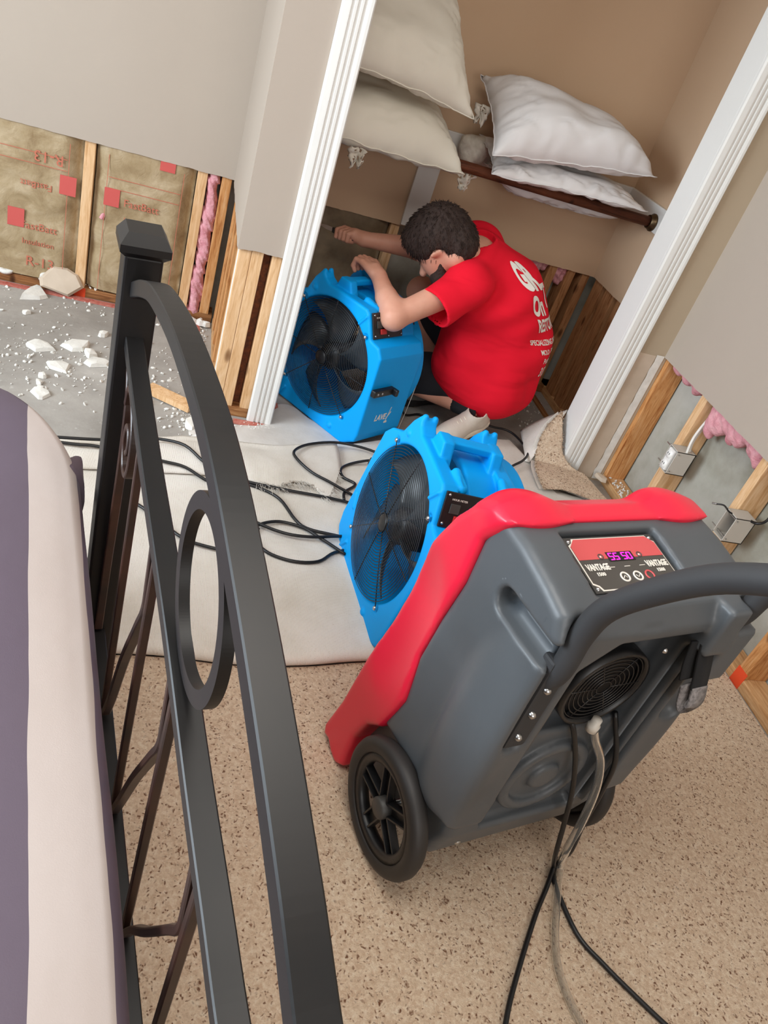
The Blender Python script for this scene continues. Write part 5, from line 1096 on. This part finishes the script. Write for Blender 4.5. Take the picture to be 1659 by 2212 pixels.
# ================================================================== ELECTRICAL BOXES ON THE RIGHT WALL STUDS
def ebox(y, z, lab, outlet):
    w, hh, d = 0.056, 0.094, 0.078; r_ = empty('outlet_box' if outlet else 'switch_box', (XR-0.028, y, z), 0, lab, 'electrical box')
    bm = bmesh.new(); t = 0.003
    for lo, hi in (((d-t, 0, 0), (d, w, hh)), ((0, 0, 0), (d, t, hh)), ((0, w-t, 0), (d, w, hh)), ((0, 0, 0), (d, w, t)), ((0, 0, hh-t), (d, w, hh))): add_box(bm, lo, hi)
    bm_obj('box_body', bm, PVC, r_); box('box_shade', (d-t-0.001, t, t), (d-t, w-t, hh-t), BLACK, r_)  # black sheet stands in for the shade inside the open box
    if outlet:
        o = box('receptacle', (-0.006, 0.010, 0.006), (0.020, w-0.010, hh-0.006), mat('receptacle_white', srgb(232, 230, 226), 0.35), r_, 0.004)
        for zz in (0.026, 0.066):
            v2, f2 = lathe([(0, 0.004), (0.014, 0.004), (0.016, 0)], 22, Matrix.Translation((-0.006, w/2, zz)) @ Matrix.Rotation(R(-90), 4, 'Y')); pyd('socket_face', v2, f2, mat('socket_white', srgb(240, 238, 234), 0.3), o)
            for yy in (-0.005, 0.005): box('socket_slot', (-0.0112, w/2+yy-0.001, zz-0.001), (-0.0098, w/2+yy+0.001, zz+0.006), BLACK, o)
    else:
        tube('loose_wire', [(0.04, 0.03, hh-0.01), (-0.01, 0.03, hh+0.0), (-0.030, 0.045, hh+0.012), (-0.045, 0.06, hh+0.004)], 0.0026, BLACK, r_); tube('wire_end', [(-0.045, 0.06, hh+0.004), (-0.050, 0.072, hh-0.002)], 0.0034, STEEL, r_)
    for zz in (0.012, hh-0.012): box('mounting_nail', (0.006, -0.004 if outlet else -0.004, zz), (0.010, w+0.03, zz+0.003), STEEL, r_)
    return r_
ebox(2.076, 0.292, 'grey outlet box with a white receptacle, nailed to the stud nearer the corner', True)
ebox(1.685, 0.300, 'open grey electrical box with loose wires, on the stud behind the machine', False)
tag(tube('cable', [(XR+0.03, 2.095, 0.385), (XR+0.025, 2.100, 0.42), (XR+0.04, 2.115, 0.455), (XR+0.06, 2.120, 0.50), (XR+0.07, 2.128, 0.60)], 0.005, mat('white_cable', srgb(226, 222, 214), 0.5)), 'white electrical cable rising from the outlet box behind the stud', 'cable')
tag(tube('cable', [(XR+0.012, 2.082, 0.385), (XR+0.012, 2.092, 0.43), (XR+0.028, 2.108, 0.47), (XR+0.05, 2.115, 0.55), (XR+0.06, 2.12, 0.62)], 0.005, bpy.data.materials['white_cable']), 'thinner white electrical cable bowed out beside the outlet box cable', 'cable')
tag(tube('cable', [(XR+0.03, 1.690, 0.39), (XR+0.035, 1.665, 0.40), (XR+0.06, 1.665, 0.42), (XR+0.085, 1.69, 0.48), (XR+0.09, 1.72, 0.62)], 0.0045, CORD), 'dark electrical cable looping up from the open box with loose wires', 'cable')
# ================================================================== RUBBLE
def chunk(loc, r, seed, flat=0.28, m=GYPS, name='drywall_chunk'):
    rr = random.Random(seed); bm = bmesh.new(); pts = []
    n = 9
    for i in range(n):
        a = 2*math.pi*i/n+rr.uniform(-.25, .25); q = r*rr.uniform(0.55, 1.15)
        for zz in (0, 1): pts.append(bm.verts.new((q*math.cos(a)*(1-0.15*zz), q*math.sin(a)*0.7*(1-0.15*zz), zz*r*flat*rr.uniform(0.7, 1.3))))
    pts.append(bm.verts.new((0, 0, r*flat*1.3))); bmesh.ops.convex_hull(bm, input=pts)
    bmesh.ops.delete(bm, geom=[v for v in bm.verts if not v.link_faces], context='VERTS')
    o = bm_obj(name, bm, m); o.location = loc; o.rotation_euler = (0, 0, rr.uniform(0, 6.28)); return o
CH = [((-0.397, 2.705), 0.060, 'curved white drywall chunk, leftmost of the larger pieces on the bare slab'), ((-0.270, 2.762), 0.058, 'long white drywall chunk beside the bed post, right of the curved one'), ((-0.219, 2.720), 0.036, 'small wedge of drywall touching the long chunk next to the bed post'),
      ((-0.190, 2.664), 0.050, 'drywall chunk shaped like a bird, close to the bed post'), ((-0.310, 2.585), 0.052, 'blocky white drywall chunk above the row of little pieces'), ((-0.331, 2.385), 0.042, 'crumbly drywall chunk nearest to the comforter'),
      ((-0.480, 3.135), 0.075, 'bright white drywall shard lying in front of the alcove tack strip'), ((-0.475, 2.955), 0.022, 'lone little drywall chip on the slab below the left insulation'), ((-0.195, 2.895), 0.030, 'string of gypsum bits high on the slab near the bed post'),
      ((-0.346, 2.500), 0.022, 'little drywall bit, topmost of the small row near the comforter'), ((-0.350, 2.455), 0.018, 'little drywall bit, middle of the small row near the comforter'), ((-0.338, 2.420), 0.016, 'little drywall bit, lowest of the small row near the comforter'),
      ((0.285, 2.330), 0.030, 'white gypsum lump in front of the left stub wall'), ((0.150, 2.350), 0.045, 'broken gypsum slab between the footboard rails'), ((0.265, 2.405), 0.024, 'upright sliver of gypsum beside the left door casing')]
for i, ((x, y), r_, lab) in enumerate(CH): tag(chunk((x, y, 0.001), r_, 40+i, 0.22 if r_ > .04 else 0.5), lab, 'drywall chunk')
pp = chunk((-0.355, YB-0.012, 0.001), 0.085, 77, 0.12, PAPER, 'drywall_piece'); pp.rotation_euler = (R(62), R(-12), R(12)); pp.location = (-0.385, 3.185, 0.055); tag(pp, 'beige painted drywall piece leaning on the bottom plate', 'drywall piece')
for i, (x, z, r_) in enumerate(((-0.455, 0.085, 0.045), (-0.405, 0.10, 0.035), (-0.345, 0.085, 0.032))):
    o = chunk((x, YB+0.02, 0.039), r_, 90+i, 0.6); tag(o, ('torn gypsum lump on the plate at the left of the beige piece', 'torn gypsum lump on the plate behind the beige piece', 'torn gypsum lump on the plate between the beige piece and the stud')[i], 'drywall chunk')
for i in range(5):
    o = chunk((0.075+0.028*i, 3.17-0.004*i, 0.008), 0.022+0.004*(i % 2), 120+i, 0.8); tag(o, ('leftmost', 'second from left', 'middle', 'second from right', 'rightmost')[i]+' lump in the crumbled gypsum heap under the pink insulation strip', 'drywall chunk', 'crumbled lumps under the pink strip')
rg = empty('tape_ring', (-0.60, YB+0.03, 0.048), 0, 'small white ring lying on the bottom plate at the far left', 'ring')
v2, f2 = lathe([(0.018, 0), (0.034, 0.002), (0.036, 0.016), (0.018, 0.018)], 24, Matrix.Rotation(R(30), 4, 'X'), True); pyd('ring_body', v2, f2, GYPS, rg)
v2, f2 = sweep([(-0.005, 2.53, 0.016), (0.150, 2.44, 0.016)], rect(0.055, 0.019)); pyd('lumber_offcut', v2, f2, WOOD, None, False); tag(bpy.data.objects['lumber_offcut'], 'short pale board offcut lying on the slab behind the footboard', 'board')
# crumbs nobody could count
bm = bmesh.new(); rr = random.Random(5)
def crumb(x, y, z, s):
    M_ = Matrix.Translation((x, y, z)) @ Matrix.Rotation(rr.uniform(0, 6), 4, Vector((rr.random(), rr.random(), rr.random()+.1)).normalized()) @ Matrix.Diagonal((s*rr.uniform(.6, 1.5), s*rr.uniform(.5, 1), s*rr.uniform(.3, .8), 1))
    bmesh.ops.create_icosphere(bm, subdivisions=1, radius=1, matrix=M_)
for i in range(1150):
    t = rr.random()
    if t < 0.40: x, y = rr.uniform(-0.75, 0.12), rr.gauss(2.62, 0.16)
    elif t < 0.72: x, y = rr.gauss(0.24, 0.09), rr.gauss(2.36, 0.06)
    elif t < 0.82: x, y = rr.uniform(-0.6, 0.16), rr.gauss(3.12, 0.06)
    elif t < 0.92: x, y = rr.gauss(0.17, 0.012), rr.uniform(2.6, 3.15)
    else: x, y = rr.uniform(1.55, 1.78), rr.uniform(2.68, 3.12)
    if y > 3.18 or (x > 0.2 and x < 0.45 and y > 2.44): continue
    if y < interp(EDGE, x)+0.01: continue
    crumb(x, y, 0.002, rr.choice((0.002, 0.003, 0.003, 0.004, 0.005, 0.008)))
for i in range(110):
    x, y = rr.gauss(0.43, 0.05), rr.gauss(2.40, 0.02); crumb(x, y, 0.009, rr.uniform(0.002, 0.004))
for i in range(60): crumb(XR+0.03+rr.uniform(-.01, .05), rr.uniform(2.18, 2.42), 0.041, rr.uniform(0.003, 0.008))
for i in range(80): crumb(rr.uniform(-0.6, 0.18), YS+rr.uniform(0, .05), 0.041, rr.uniform(0.002, 0.006))
tag(bm_obj('plaster_crumbs', bm, GYPS), 'scattered white plaster crumbs and dust bits over the slab and plates', 'rubble', kind='stuff')
o = chunk((1.79, 2.40, 0.040), 0.030, 301, 0.35, PAPER, 'torn_paper'); tag(o, 'torn wad of drywall paper at the foot of the right stub wall', 'paper')
o = chunk((1.60, 3.10, 0.002), 0.034, 302, 0.9, PAPER, 'torn_paper'); tag(o, 'crumpled drywall paper in the far right corner of the closet', 'paper')
o = chunk((0.366, 0.415, 0.014), 0.010, 303, 0.6); tag(o, 'tiny white chip on the carpet near the bottom edge, between the rails and the machine', 'chip')
o = chunk((-0.265, YB+0.012, 0.335), 0.016, 305, 0.5, PINK); o.scale = (0.6, 0.4, 2.6); o.rotation_euler = (0, R(20), 0); tag(o, 'wisp of pink insulation stuck beside the alcove stud', 'insulation wisp')
